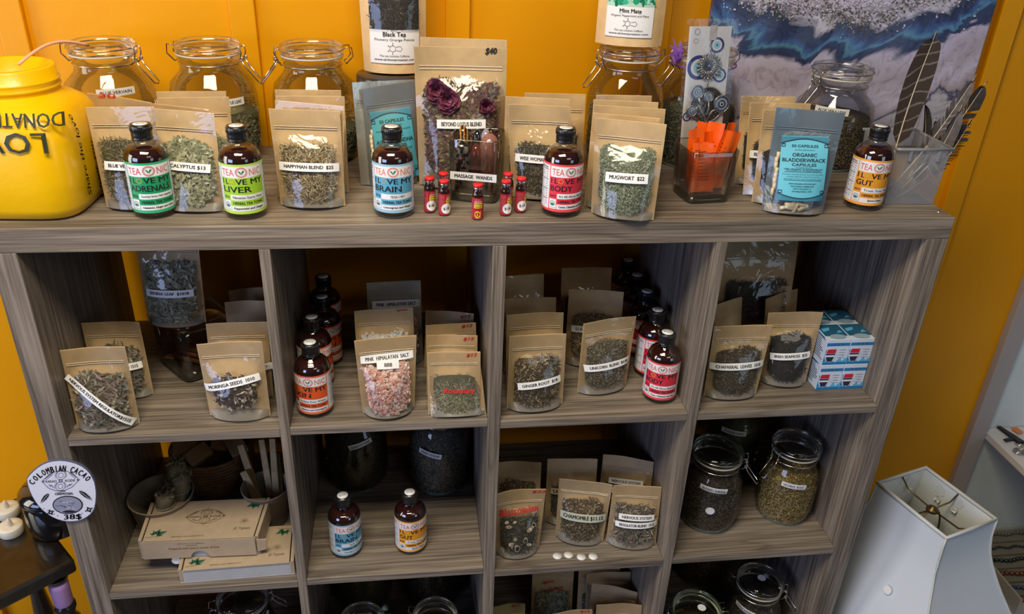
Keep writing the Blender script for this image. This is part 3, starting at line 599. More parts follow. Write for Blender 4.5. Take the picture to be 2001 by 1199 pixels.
# black tea and mint tea pouches standing on jars
def teapouch(label, bl, br, y, hk, t1, t2, pic, tl, tr, lw, lpx, dx):
    a = aty(bl, y); b = aty(br, y); z = (a[2] + b[2]) / 2
    def extra(root, surf, base, nf, up, e, pm, BL, BR, TL, TR, Wm, Hm, pn):
        c = (atplane(lpx[0], BL, pn) + atplane(lpx[1], BL, pn)) / 2; fn = pm(c, e, .0035); ml = MB(); hh = np.dot(atplane(lpx[0], BL, pn) - atplane(lpx[1], BL, pn), up); w = lw
        rect(ml, fn, -w / 2, -hh / 2, w / 2, hh / 2, WHITE, 12, 6); lo = ml.build('label', root); mt = MB(); f2 = lambda x, y: fn(x, y, .0006)
        text(mt, t1, f2, 0, hh * .37, w * .46, hh * .13, BLACK, .02); rect(mt, f2, -w * .22, hh * .275, w * .22, hh * .285, BLACK); text(mt, t2, f2, 0, hh * .20, w * .80, hh * .095, BLACK, .0)
        for k in range(6):
            a_, b_ = math.pi / 3 * k + .5, math.pi / 3 * (k + 1) + .5; r = hh * .10; line2(mt, f2, [(r * math.cos(a_) - .003, r * math.sin(a_) - hh * .05), (r * math.cos(b_) - .003, r * math.sin(b_) - hh * .05)], .0006, BLACK)
            if k in (1, 2, 3, 4): line2(mt, f2, [(r * math.cos(a_) - .003, r * math.sin(a_) - hh * .05), (1.5 * r * math.cos(a_) - .003, 1.5 * r * math.sin(a_) - hh * .05)], .0005, BLACK); disc(mt, f2, 1.6 * r * math.cos(a_) - .003, 1.6 * r * math.sin(a_) - hh * .05, .0008, .0008, BLACK, 8)
        line2(mt, f2, [(.003, -hh * .10), (.010, -hh * .13), (.013, -hh * .05), (.010, hh * .02), (.003, 0)], .0006, BLACK)
        text(mt, 'This tea contains Caffeine.', f2, 0, -hh * .27, w * .62, hh * .062, BLACK, 0); text(mt, 'www.alchemyroaster.com', f2, 0, -hh * .39, w * .84, hh * .085, BLACK, .01); mt.build('lettering', lo)
        if not pic:
            mp = MB(); rect(mp, fn, -w / 2, hh / 2, w / 2, hh / 2 + .125, H[hk][0], 12, 8); po = mp.build('window_contents', root)
            P = [fn(rnd.uniform(-w * .48, w * .48), hh / 2 + rnd.uniform(.002, .122), .0015) for k in range(900)]
            mp = MB(); scatter(mp, P, [nf] * 900, .011, .0013, H[hk][1], tilt=.25); mp.build('tea_leaves', po, kind='stuff')
            mp = MB(); rect(mp, lambda x, y: fn(x, y, .0045), -w / 2, hh / 2, w / 2, hh / 2 + .125, FILM, 12, 8); mp.build('window_film', root)
        if pic:
            mp = MB(); rect(mp, fn, -w / 2, hh / 2, w / 2, hh / 2 + .055, plain('pale_mint_print', (.40, .62, .50), .5), 10, 6); po = mp.build('picture', root)
            P = []; 
            for k in range(140): P.append(fn(rnd.uniform(-w * .46, w * .46), hh / 2 + rnd.uniform(.006, .052), .0006))
            mp = MB(); scatter(mp, P, [nf] * 140, .012, .008, herb('mint_print', [(.02, .30, .16), (.05, .45, .28), (.01, .16, .09), (.30, .62, .50)]), tilt=.02, bend=0); mp.build('printed_leaves', po)
    pouch(label, tl, tr, z, bl, br, hk=hk, lean=2, T=.030, fill=.74, low=.36 if not pic else .30, cnt=.01, extra=extra, arch=0, name='tea_pouch', film=KRAFT, margin=.13, group=None, cat='pouch', zipv=.9)
# the pouch bases are sighted on the lids they stand on
def lidz(p, z): return atz(p, z)
def tea2(label, bl, br, z, tlx, trx, H_m, **k):
    """corner sight lines met with a vertical sheet of height H_m"""
    pass
def proj(P):
    c = RM.T @ (A(P) - CP); return (W_ / 2 + FPX * c[0] / -c[2], H_ / 2 - FPX * c[1] / -c[2])
def up_px(bl, br, z, hgt, lean=2):
    BL = atz(bl, z); BR = atz(br, z); lr = math.radians(lean); e = unit(BR - BL); nb = A([-e[1], e[0], 0]); u = nb * math.sin(lr) + A([0, 0, math.cos(lr)]); return proj(BL + u * hgt), proj(BR + u * hgt)
zb_ = cb[2]; tl, tr = up_px((712, 137), (832, 139), zb_, .235); tl = (tl[0] - 8, tl[1]); tr = (tr[0] + 4, tr[1])
def teap(label, bl, br, z, tl, tr, hk, t1, t2, pic, lw, lpx):
    a = atz(bl, z)
    teapouch_z[0] = z; tea_go(label, bl, br, z, hk, t1, t2, pic, tl, tr, lw, lpx)
teapouch_z = [0]
def tea_go(label, bl, br, z, hk, t1, t2, pic, tl, tr, lw, lpx):
    global aty
    old = aty; aty = lambda p, y: atz(p, z)
    try: teapouch(label, bl, br, 0, hk, t1, t2, pic, tl, tr, lw, lpx, 0)
    finally: aty = old
teap('large kraft pouch of black tea standing on the dark metal-lidded jar', (712, 137), (832, 139), zb_ + .001, tl, tr, 'blackleaf', 'Black Tea', 'Flowery Orange Pekoe', False, .082, ((776, 54), (768, 118)))
zc_ = ZT + (aty((1232, 90), .262)[2] - ZT) + .001
tl, tr = up_px((1163, 82), (1292, 90), zc_, .215)
teap('kraft pouch of mint tea with a green leaf picture, standing on a clamp jar', (1163, 82), (1292, 90), zc_, tl, tr, 'mugwort', 'Mint Mate', 'Organic Peppermint and Mate', True, .078, ((1232, 10), (1228, 68)))
# capsule pouches
BLUEL = plain('capsule_label_blue', (.07, .36, .46), .4); BLUEL2 = plain('capsule_label_bright_blue', (.13, .52, .70), .4); NAVY = plain('navy_ink', (.008, .04, .06), .45); CAPS = plain('cream_capsule', (.62, .55, .38), .3)
def capsule_label(tlp, trp, brp, blp, words, mat):
    def extra(root, surf, base, nf, up, e, pm, BL, BR, TL, TR, Wm, Hm, pn):
        q = [atplane(p, BL, pn) for p in (tlp, trp, brp, blp)]; c = sum(q) / 4; w = (np.linalg.norm(q[1] - q[0]) + np.linalg.norm(q[2] - q[3])) / 2; hh = (np.linalg.norm(q[0] - q[3]) + np.linalg.norm(q[1] - q[2])) / 2
        fn = pm(c, q[1] - q[0], .0045); ml = MB(); rect(ml, fn, -w / 2, -hh / 2, w / 2, hh / 2, mat, 12, 10); lo = ml.build('label', root); mt = MB(); f2 = lambda x, y: fn(x, y, .0006); a, b = w / 2, hh / 2
        dk = plain('capsule_label_shade', (.04, .22, .34), .4)
        for s in (1, -1):
            poly = [(-a, s * b), (a, s * b)] + [(a * (1 - 2 * k / 12), s * (b * .80 + b * .13 * math.sin(math.pi * k / 12))) for k in range(13)]
            for k in range(12):
                x0, x1 = -a + 2 * a * k / 12, -a + 2 * a * (k + 1) / 12; y0, y1 = s * (b * .78 + b * .14 * math.sin(math.pi * k / 12)), s * (b * .78 + b * .14 * math.sin(math.pi * (k + 1) / 12))
                mt.add([f2(x0, s * b * .985), f2(x1, s * b * .985), f2(x1, y1), f2(x0, y0)], [(0, 1, 2, 3)], dk)
            line2(mt, lambda x, y: fn(x, y, .0009), [(-a + 2 * a * k / 12, s * (b * .78 + b * .14 * math.sin(math.pi * k / 12))) for k in range(13)], .0016, NAVY)
            for t in (-1, 1): line2(mt, lambda x, y: fn(x, y, .0009), [(t * (a - .001), s * b * .80), (t * (a - .001), s * b * .68), (t * (a - .006), s * b * .68), (t * (a - .006), s * b * .76), (t * (a - .001), s * b * .76)], .0014, NAVY)
        for tx, yy, ww, ht, bo in words: text(mt, tx, f2, 0, yy * b, ww * w, ht * hh, NAVY, bo)
        for yy in (-.10, -.36): rect(mt, f2, -a * .8, b * yy, a * .8, b * yy + .0006, NAVY, 6)
        mt.build('lettering', lo)
        mc = MB()
        for k in range(9):
            u, v = .18 + .62 * rnd.random(), .06 + .05 * rnd.random(); P = surf(u, v, -.001, .9); d = unit(e * rnd.uniform(-1, 1) + up * rnd.uniform(-.6, 1)); mc.tube([P - d * .009, P - d * .008, P + d * .008, P + d * .009], .0034, CAPS, 10, taper=[.5, 1, 1, .5])
        for k in range(8):
            P = surf(.1 + .03 * rnd.random(), .2 + .4 * k / 8, -.001, .9); mc.tube([P - up * .006, P + up * .006], .0032, CAPS, 8)
        mc.build('capsules', root, kind='stuff')
    return extra
WB = [('50 CAPSULES', .70, .56, .040, .02), ('500 MILLIGRAMS EACH', .58, .42, .018, 0), ('ORGANIC', .43, .52, .055, .02), ('BLADDERWRACK', .27, .92, .055, .03), ('CAPSULES', .13, .52, .042, .02), ('INGREDIENTS', .04, .35, .016, .02), ('100% ORGANIC BLADDERWRACK', -.01, .82, .022, .01), ('POWDER IN A VEGETARIAN', -.055, .72, .018, .01), ('Contains specially prepared to treat the most', -.17, .86, .024, 0), ('annoying afflictions, inquisitions and sea', -.24, .7, .022, 0), ('sea-soiled viscera and neuropathic scum', -.31, .8, .022, 0), ('NEW ORLEANS APOTHECARY', -.46, .58, .022, .01), ('WHOLESALE HERBALISTS', -.54, .50, .022, .01), ('NEW ORLEANS, LA', -.62, .38, .022, .01), ('ESTABLISHED 1979', -.70, .42, .022, .01)]
WA = [('50 CAPSULES', .70, .60, .045, .02), ('500 MILLIGRAMS EACH', .57, .50, .02, 0), ('www.blisshealth.com', .45, .85, .028, 0), ('ORGANIC', .30, .45, .042, .02), ('ASHWAGANDHA', .14, .92, .055, .03), ('CAPSULES', -.01, .55, .05, .02), ('INGREDIENTS: 100% ORGANIC', -.13, .8, .02, 0), ('ROOT POWDER', -.2, .5, .02, 0)]
pouch('crumpled silver capsule pouch, the rear one left of the big lotus pouch', (688, 161), (810, 155), ZT, h=.165, hk='sage', cnt=.01, sheet=plain('silver_foil', (.55, .56, .52), .25, metal=.7, bump=.6, bscale=50), film=plain('silver_foil', (.5, .5, .5)), group='capsule pouches', T=.014, name='capsule_pouch')
pouch('dark grey capsule pouch with a teal label behind the blue-labelled bottle', (708, 176), (812, 158), ZT, (722, 362), (815, 356), hk='sage', cnt=.01, sheet=SILVERF, film=SILVERF, group='capsule pouches', T=.016, name='capsule_pouch', extra=capsule_label((727, 219), (806, 208), (812, 345), (736, 352), WA, BLUEL))
# large lotus blend pouch
pouch('kraft pouch sheet rising behind the large lotus blend pouch', (822, 77), (994, 83), ZT, h=.235, push=.022, hk='lotus', cnt=.05, T=.01, group='large kraft pouches')
def petals(root, surf, base, nf, up, e, pm, *r):
    pm_ = herb('rose_petal', [(.26, .07, .13), (.20, .05, .10), (.33, .11, .17), (.15, .04, .07)], .6)
    for (cu, cv, rr) in ((.24, .70, .021), (.36, .64, .022), (.78, .60, .014)):
        m = MB(); C = surf(cu, cv, .004, 1.0)
        for k in range(16):
            a = 2.4 * k; q = rr * (.25 + .75 * (k / 16)); ax = math.cos(a) * e + math.sin(a) * up; P = C + ax * q * .40 + nf * (.002 + .009 * (1 - k / 16)); sd = unit(np.cross(nf, ax))
            def fp(u, v): uu = 2 * u - 1; return P + sd * uu * q * .75 * math.sin(math.pi * (.15 + .75 * v)) + ax * (v - .4) * q * 1.1 + nf * (.005 * uu * uu + .006 * v * v - .003)
            m.grid(fp, 5, 5, pm_)
        m.build('dried_flower', root)
pouch('large kraft pouch of dried lotus blossom blend with a black marker price', (808, 90), (991, 94), ZT, (820, 360), (984, 362), hk='lotus', fill=.76, lean=7, T=.034, cnt=1.1, zipv=.84, arch=.008, group='large kraft pouches', labels=(((854, 238), (948, 238), 'BEYOND LOTUS BLEND', .014, {}),), writing=(((948, 100), (970, 101), '$40', .011, BLACK),), extra=petals)
# wise woman group
P_('yellowish kraft pouch standing at the back, right of the wise woman pouches', (1026, 181), (1145, 184), ZT, h=.150, hk='darkleaf', cnt=.3)
P_('kraft pouch directly behind the front wise woman pouch', (988, 188), (1114, 194), ZT, h=.154, hk='darkleaf', cnt=.3)
P_('front pouch of dark shredded herb left of the red-labelled bottle', (992, 203), (1115, 208), ZT, (1000, 384), (1122, 386), hk='darkleaf', fill=.60, T=.022, labels=(((1006, 305), (1098, 311), 'WISE WOMAN BLEND', .0125, {}),))
# mugwort group
for i, (a, b, d) in enumerate((((1165, 185), (1274, 187), 'rearmost of the five kraft pouches in the mugwort row'), ((1160, 194), (1287, 200), 'second kraft pouch from the back in the mugwort row'), ((1160, 205), (1301, 213), 'middle kraft pouch of the mugwort row'), ((1158, 220), (1290, 231), 'kraft pouch just behind the front mugwort pouch'))):
    P_(d, a, b, ZT, h=.156 - .003 * i, hk='mugwort', cnt=.15)
P_('front pouch of fluffy grey-green herb priced twenty-two dollars', (1164, 230), (1303, 243), ZT, (1155, 415), (1277, 430), hk='mugwort', fill=.74, lean=9, T=.026, labels=(((1186, 341), (1268, 347), 'MUGWORT  $22', .0145, {}),))
# dark leaf group right
P_('rearmost kraft pouch of black leaf right of the charm card', (1449, 187), (1554, 189), ZT, h=.150, hk='seamoss', cnt=.6, lean=14)
P_('middle kraft pouch of black leaf behind the pale blue capsule pouch', (1466, 200), (1585, 202), ZT, h=.152, hk='seamoss', cnt=.8, lean=14, fill=.6, labels=(((1463, 300), (1530, 304), 'BLACK WALNUT', .0125, {}),))
P_('kraft pouch pressed against the back of the pale blue capsule pouch', (1492, 214), (1590, 218), ZT, h=.150, hk='seamoss', cnt=.6, lean=10)
pouch('pale blue-grey foil pouch of capsules with a bright blue label', (1517, 209), (1652, 221), ZT, (1488, 411), (1607, 417), hk='sage', cnt=.01, sheet=ICEFILM, film=CELLO, lean=10, T=.022, group='capsule pouches', name='capsule_pouch', extra=capsule_label((1527, 264), (1621, 267), (1597, 390), (1510, 384), WB, BLUEL2))
# ================================================================ bottles on the top board
gb = 'tonic bottles on the top board'
put_bottle('green', 'dark tonic bottle with the dark green label, in front of the left pouches', ZT, (307, 429), turn=0, group=gb)
put_bottle('lime', 'dark tonic bottle with the lime green label', ZT, (484, 431), turn=-2, group=gb)
put_bottle('blue', 'dark tonic bottle with the blue label on the top board', ZT, (771, 429), turn=0, group=gb)
put_bottle('red', 'dark tonic bottle with the red label on the top board', ZT, (1094, 427), turn=24, group=gb)
put_bottle('orange', 'dark tonic bottle with the orange label on the top board by the feather bin', ZT, (1680, 412), turn=26, group=gb)
# ================================================================ little red-capped vials
VR = plain('vial_label_red', (.38, .01, .025), .4); VY = plain('vial_yellow', (.80, .60, .03), .4); VW = plain('vial_pink_print', (.75, .30, .34), .5); AMB = plain('amber_black_glass', (.02, .008, .004), .08, coat=1); CR = plain('red_cap', (.72, .02, .025), .35); BR2 = plain('silver_crimp', (.75, .75, .78), .25, metal=1)
def vial(label, px, turn, sticker):
    p = atz(px, ZT); d = unit(A([p[0] - CP[0], p[1] - CP[1], 0])); p = p + d * .0085; C = (p[0], p[1], ZT + .0004); f = facing(p[0], p[1]) + math.radians(turn); r = .0086
    root = thing('tonic_vial', label, 'vial', (p[0], p[1], ZT), 'small red-capped vials around the glass tumbler')
    MB().lathe([(0, .0005), (.0078, .0002), (r, .001), (r, .0395), (.0080, .0425), (.0062, .0455), (.0060, .049)], AMB, 24, C).build('vial_glass', root)
    MB().lathe([(.0064, .0475), (.0069, .0480), (.0069, .0505), (.0064, .051)], BR2, 24, C).build('crimp_ring', root)
    MB().lathe([(.0064, .0505), (.0074, .0507), (.0075, .0545), (.0070, .0555), (0, .0555)], CR, 24, C).build('cap', root)
    fn = cyl(r + .0002, f, C); ml = MB(); rect(ml, fn, -.026, .002, .026, .0355, VR, 36); lo = ml.build('label', root); t = MB(); q = lambda x, y: fn(x, y, .00015); q2 = lambda x, y: fn(x, y, .0003)
    text(t, 'RED ROYAL', q, 0, .0325, .009, .0022, VW, .0, shear=.2)
    for k in range(5): disc(t, q, -.005 + .0025 * k, .0295, .0008, .001, WHITE, 6)
    rect(t, q, -.0065, .0195, .0065, .0275, VY, 8); text(t, 'Red Ginseng', q2, 0, .0252, .011, .0024, BLACK, .02); text(t, 'Royal Jelly', q2, 0, .0216, .010, .0024, BLACK, .02)
    disc(t, q, -.001, .0095, .0045, .0055, VY, 14); disc(t, q2, -.001, .0095, .0028, .0036, VR, 10, .55); line2(t, q2, [(.004, .0155), (.0028, .0045)], .0008, VY); text(t, 'GINSENG', q, 0, .0033, .009, .0014, VW, 0)
    for sx in (-.0155, .0165):
        for k in range(7): text(t, 'extractum panax royal', q, sx - .006 + .002 * k, .019, .028, .0012, VW, .0, rot=math.pi / 2)
    t.build('lettering', lo)
    if sticker is not None:
        m = MB(); fs_ = cyl(r + .0010, facing(p[0], p[1]) + math.radians(sticker), C); disc(m, fs_, 0, .0125, .0082, .0082, WHITE, 24); so = m.build('price_sticker', root)
        m = MB(); text(m, '$22', lambda x, y: fs_(x, y, .0003), 0, .0125, .0100, .0042, BLACK, .0, rot=.08, shear=.1); m.build('handwriting', so)
for a in (('red-capped vial at the far left of the vials, its price disc facing front', (840, 417), 40, 18), ('red-capped vial with a price disc, front one of the left pair', (868, 423), 62, 22), ('red-capped vial hidden behind the front one of the left pair', (867, 407), 30, None), ('single red-capped vial in front of the glass tumbler, no price disc', (933, 431), 5, None), ('red-capped vial with a tilted price disc, front one of the right pair', (987, 423), 60, 22), ('red-capped vial hidden behind the front one of the right pair', (991, 407), 30, None), ('red-capped vial at the far right of the vials, price disc half turned', (1016, 417), 85, 20)): vial(*a)
# ================================================================ tumbler with massage wands
w0 = atz((872, 392), ZT); w1 = atz((972, 401), ZT); ew = unit(w1 - w0); nw = A([-ew[1], ew[0], 0]); sw = .080; ctr = (w0 + w1) / 2 + nw * sw / 2; rw = math.atan2(ew[1], ew[0]); tw_ = (ctr[0], ctr[1], ZT + .0005)
tb = thing('glass_tumbler', 'square smoky glass tumbler holding polished stone wands', 'tumbler', tw_)
m = MB(); hs = sw / 2
loft(m, [(hs * .93, 0, 7), (hs * .97, .003, 8), (hs, .10, 8), (hs * .985, .102, 8), (hs * .94, .10, 8), (hs * .90, .016, 8)], SMOKE, 48, tw_, rw); m.build('tumbler_wall', tb)
m = MB(); loft(m, [(hs * .94, .001, 7), (hs * .96, .013, 8), (hs * .9, .0145, 8), (0, .0145, 2)], plain('dark_green_glass_base', (.035, .035, .015), .12, coat=.8), 48, tw_, rw); m.build('tumbler_base', tb)
nfw = -nw; o2 = ctr + nfw * (hs + .0012); fl = lambda x, y, o=0: A([o2[0], o2[1], ZT + .044]) + ew * (x + .002) + A([0, 0, y]) + nfw * o
m = MB(); rect(m, fl, -.037, -.0065, .037, .0065, WHITE); lo = m.build('label', tb); m = MB(); text(m, 'MASSAGE  WANDS', lambda x, y: fl(x, y, .0004), 0, 0, .060, .0055, BLACK, .02); m.build('lettering', lo)
def wand(label, x, y, zt, r, mat, tx=0, ty=0, flat=1):
    o = ctr + ew * x + nw * y; b = o + A([0, 0, .017]); t = o + ew * tx + nw * ty; t = A([t[0], t[1], ZT + zt]); n = 12; m = MB(); P = [b + (t - b) * (k / n) for k in range(n + 1)]
    tp = [.45] + [.8 + .2 * min(1, k / 4) for k in range(1, n - 2)] + [.93, .72, .25]; tp = (tp + [.1])[:n + 1]; m.tube(P, r, mat, 16, taper=tp); tag(m.build('massage_wand', loc=b), label, 'stone wand', 'stone wands in the tumbler')
PUR = plain('purple_brown_stone', (.28, .12, .105), .16, coat=.8, var=.15, vscale=60); SNOW = plain('snowflake_stone', (.05, .055, .06), .12, coat=.9)
m_, nt, out = newmat('snow_stone'); b = bsdf(nt, out, (.02, .02, .02), .12, coat=.9); no = N(nt, 'TexNoise'); no.inputs['Scale'].default_value = 110; tc = N(nt, 'TexCoord'); nt.links.new(tc.outputs['Object'], no.inputs['Vector']); r_ = ramp(nt, [(.50, (.012, .013, .016)), (.56, (.35, .38, .40))]); nt.links.new(no.outputs[0], r_.inputs[0]); nt.links.new(r_.outputs[0], b.inputs['Base Color'])
m_, nt, out = newmat('tiger_stone'); b = bsdf(nt, out, (.02, .02, .02), .12, coat=.9); wv = N(nt, 'TexWave'); wv.inputs['Scale'].default_value = 60; wv.inputs['Distortion'].default_value = 3; tc = N(nt, 'TexCoord'); nt.links.new(tc.outputs['Object'], wv.inputs['Vector']); r_ = ramp(nt, [(.4, (.03, .012, .004)), (.8, (.42, .20, .035))]); nt.links.new(wv.outputs[0], r_.inputs[0]); nt.links.new(r_.outputs[0], b.inputs['Base Color'])
wand('largest purple-brown stone wand at the right of the tumbler', .020, -.002, .104, .0165, PUR)
wand('black stone wand with white snowflake spots at the left front of the tumbler', -.022, -.014, .094, .0140, MATS['snow_stone'])
wand('brown and gold striped stone wand leaning to the left', -.016, .012, .108, .0105, MATS['tiger_stone'], -.012, .006)
wand('small dark red stone wand in the middle of the tumbler', .000, -.010, .088, .0095, plain('dark_red_stone', (.13, .008, .010), .1, coat=1))
wand('black glassy stone wand behind the dark red one', -.002, .016, .103, .009, plain('black_stone', (.015, .017, .022), .08, coat=1), -.002, .004)
wand('translucent grey-violet stone wand beside the large purple one', .008, .018, .104, .010, plain('grey_violet_stone', (.32, .28, .36), .12, coat=1), .002, .004)
# ================================================================ glass cube of orange sachets
q0 = atz((1318, 370), ZT); q1 = atz((1343, 402), ZT); q2 = atz((1428, 398), ZT); ec = unit(q2 - q1); nc = A([-ec[1], ec[0], 0]); sc_ = .080; cc = (q1 + q2) / 2 + nc * sc_ / 2; rc = math.atan2(ec[1], ec[0]); hc = sc_ / 2
cu = thing('glass_tumbler', 'square glass tumbler full of orange sachets', 'tumbler', (cc[0], cc[1], ZT))
m = MB(); loft(m, [(hc * .86, 0, 7), (hc * .90, .003, 8), (hc * 1.06, .086, 8), (hc * 1.04, .0885, 8), (hc * .99, .086, 8), (hc * .83, .014, 8)], CUBEG, 48, (cc[0], cc[1], ZT + .0005), rc); m.build('tumbler_wall', cu)
m = MB(); loft(m, [(hc * .87, .001, 7), (hc * .89, .010, 8), (0, .0105, 2)], plain('dark_glass_base', (.03, .028, .02), .12, coat=.8), 48, (cc[0], cc[1], ZT + .0005), rc); m.build('tumbler_base', cu)
ORS = plain('orange_sachet_foil', (.90, .12, .004), .38, bump=.2, bscale=90); ORI = plain('dark_orange_ink', (.30, .035, .01), .5)
for k in range(13):
    x = -.030 + .0050 * k + rnd.uniform(-.002, .002); yy = [-.022, -.012, .000, .012, .022][k % 5] + rnd.uniform(-.002, .002); an = rnd.uniform(-.6, .6); ti = x * 7.0 + rnd.uniform(-.30, .30); o = cc + ec * x * .6 + nc * yy; zz = ZT + .016 + rnd.uniform(0, .012); up = unit(A([0, 0, 1]) + ec * ti * .45 + nc * rnd.uniform(-.10, .14)); sd = unit(ec * math.cos(an) + nc * math.sin(an)); sd = unit(sd - up * np.dot(sd, up)); nn = np.cross(sd, up); hh = rnd.uniform(.080, .102); ww = .0135; p1 = rnd.uniform(0, 6)
    def fsq(x_, y_, o_=0, o=o, zz=zz, up=up, sd=sd, nn=nn, p1=p1): return A([o[0], o[1], zz]) + sd * x_ + up * y_ + nn * (.0022 * math.sin(x_ * 190 + p1) * (1 if abs(x_) < .014 else .5) + .0016 * math.sin(y_ * 70 + p1) + o_)
    m = MB(); m.grid(lambda u, v: fsq(ww * (2 * u - 1), hh * v, -.0012 * math.sin(math.pi * u) * math.sin(math.pi * v)), 8, 10, ORS); m.grid(lambda u, v: fsq(ww * (2 * u - 1), hh * v, .0012 * math.sin(math.pi * u) * math.sin(math.pi * v) + .0003), 8, 10, ORS)
    so = m.build('sachet', loc=(o[0], o[1], zz)); tag(so, ['leftmost', 'second', 'third', 'fourth', 'fifth', 'sixth', 'middle', 'sixth-last', 'fifth-last', 'fourth-last', 'third-last', 'second-last', 'rightmost'][k] + ' orange sachet, counted from the left, in the square glass tumbler', 'sachet', 'orange sachets in the square tumbler')
    t = MB(); sg = 1 if nn[1] > 0 else -1
    for j in range(9): rect(t, lambda x_, y_: fsq(x_, y_, -sg * .0016), -.010, .020 + .006 * j, -.010 + rnd.uniform(.010, .019), .0212 + .006 * j, ORI)
    t.build('print', so)
# ================================================================ charm card
c0 = atz((1330, 300), ZT + .064)
def onp(p): return atplane(p, cardO, cardN)
cardO = cc + nc * .052 + A([0, 0, 0]); eC = unit(ec * 1.0 + A([0, 0, 0])); eC = unit(A([math.cos(rc * .5), math.sin(rc * .5), 0])); nC = A([-eC[1], eC[0], 0]); upC = unit(nC * .10 + A([0, 0, 1])); cardN = np.cross(eC, upC)
cq = [onp(p) for p in ((1349, 50), (1430, 53), (1409, 268), (1330, 266))]; cb0 = (cq[2] + cq[3]) / 2; upc = unit((cq[0] + cq[1]) / 2 - cb0); ecc = unit(cq[1] - cq[0]); ecc = unit(ecc - upc * np.dot(ecc, upc)); nfc = np.cross(ecc, upc); nfc = nfc if nfc[1] < 0 else -nfc; cw = (np.linalg.norm(cq[1] - cq[0]) + np.linalg.norm(cq[2] - cq[3])) / 2; ch = np.linalg.norm((cq[0] + cq[1]) / 2 - cb0); low_ = (cb0[2] - ZT - .002) / upc[2]
fc = lambda x, y, o=0: cb0 + ecc * x + upc * y + nfc * o
cd_ = thing('charm_card', 'tall white card with an evil-eye tree charm standing behind the orange sachets', 'charm card', fc(0, -low_))
m = MB()
for o in (0, -.0008): rect(m, lambda x, y: fc(x, y, o), -cw / 2, -low_, cw / 2, ch, WHITE)
m.build('card', cd_)
def pc(p): q = onp(p) - cb0; return np.dot(q, ecc), np.dot(q, upc)
EN = plain('eye_navy', (.012, .02, .22), .4); EL = plain('eye_pale_blue', (.25, .62, .74), .4); SIL = plain('antique_silver', (.48, .48, .47), .28, metal=1, bump=.5, bscale=500); SILD = plain('dark_antique_silver', (.06, .055, .055), .4, metal=.8, bump=.6, bscale=400); EYB = plain('eye_bead_blue', (.02, .05, .16), .08, coat=1)
m = MB()
for px, r in (((1401, 88), .0125), ((1406, 147), .0115), ((1365, 132), .0195), ((1342, 228), .013), ((1377, 258), .019)):
    x, y = pc(px); r = min(r, .0195)
    if px[0] < 1360: r = min(r, cw / 2 + x + .0)
    for k, (f, mt) in enumerate(((1, EN), (.70, WHITE), (.48, EL), (.14, BLACK))): disc(m, lambda a, b: fc(a, b, .0004 + .0002 * k), x, y, r * f, r * f, mt, 28)
for cx_, cy_, r_ in ((1363, 62, .005), (1360, 80, .004)): x, y = pc((cx_, cy_)); disc(m, lambda a, b: fc(a, b, .0005), x, y, r_, r_, plain('pale_print', (.35, .35, .36), .5), 18, .8)
m.build('printed_eyes', cd_)
m = MB(); x, y = pc((1393, 71)); rect(m, lambda a, b: fc(a, b, .0012), x - .006, y - .006, x + .006, y + .017, plain('tan_ribbon', (.55, .50, .47), .6)); m.build('ribbon', cd_)
mx, my = pc((1384, 129)); m = MB()
def ringc(m, x, y, r, t, mat, o=.004, seg=28): m.tube([fc(x + r * math.cos(a), y + r * math.sin(a), o) for a in [2 * math.pi * k / seg for k in range(seg)]], t, mat, 6, closed=True)
for k in range(24):
    a = 2 * math.pi * k / 24; m.tube([fc(mx + .0065 * math.cos(a), my + .0065 * math.sin(a), .005), fc(mx + .017 * math.cos(a), my + .017 * math.sin(a), .005)], .0010, SIL, 5)
for k in range(20): a = 2 * math.pi * k / 20; C = fc(mx + .0195 * math.cos(a), my + .0195 * math.sin(a), .004); m.lathe([(0, -.0024), (.0018, -.0016), (.0026, 0), (.0018, .0016), (0, .0024)], SIL, 8, C)
ringc(m, mx, my, .0170, .0012, SIL); ringc(m, mx, my, .0062, .0014, SIL); m.lathe([(0, -.005), (.0038, -.0035), (.005, 0), (.0038, .0035), (0, .005)], EYB, 16, fc(mx, my, .005))
m.tube([fc(mx, my + .021, .004), fc(mx, my + .036, .003)], .0009, SIL, 5); m.tube([fc(mx, my - .021, .004), fc(mx, my - .032, .004)], .0009, SIL, 5); m.build('medallion', cd_)
tx_, ty_ = pc((1380, 204)); m = MB(); disc(m, lambda a, b: fc(a, b, .004), tx_, ty_, .0285, .0285, SILD, 36); ringc(m, tx_, ty_, .0285, .0013, SIL)
for k in range(60): a = rnd.uniform(0, 6.28); r = .026 * math.sqrt(rnd.random()); m.lathe([(0, -.0012), (.0012, 0), (0, .0012)], SIL, 5, fc(tx_ + r * math.cos(a), ty_ + r * math.sin(a), .0045))
for px, r in (((1360, 179), .0105), ((1382, 188), .0080), ((1407, 202), .0135), ((1349, 216), .0085)):
    x, y = pc(px); ringc(m, x, y, r, .0014, SIL, .0065, 24)
    for k, (f, mt) in enumerate(((.92, EYB), (.74, plain('eye_milky_blue', (.36, .48, .68), .25)), (.5, EYB), (.28, WHITE), (.16, BLACK))): disc(m, lambda a, b: fc(a, b, .0062 + .0004 * k), x, y, r * f, r * f, mt, 20)
for pts in ([(1372, 262), (1376, 240), (1374, 228), (1362, 205), (1350, 220)], [(1374, 228), (1382, 210), (1383, 196)], [(1376, 236), (1388, 216), (1400, 210)], [(1374, 226), (1366, 200), (1362, 190)], [(1380, 262), (1380, 246), (1376, 236)]): m.tube([fc(*pc(p), .0065) for p in pts], .0022, SIL, 6)
m.build('tree_pendant', cd_)
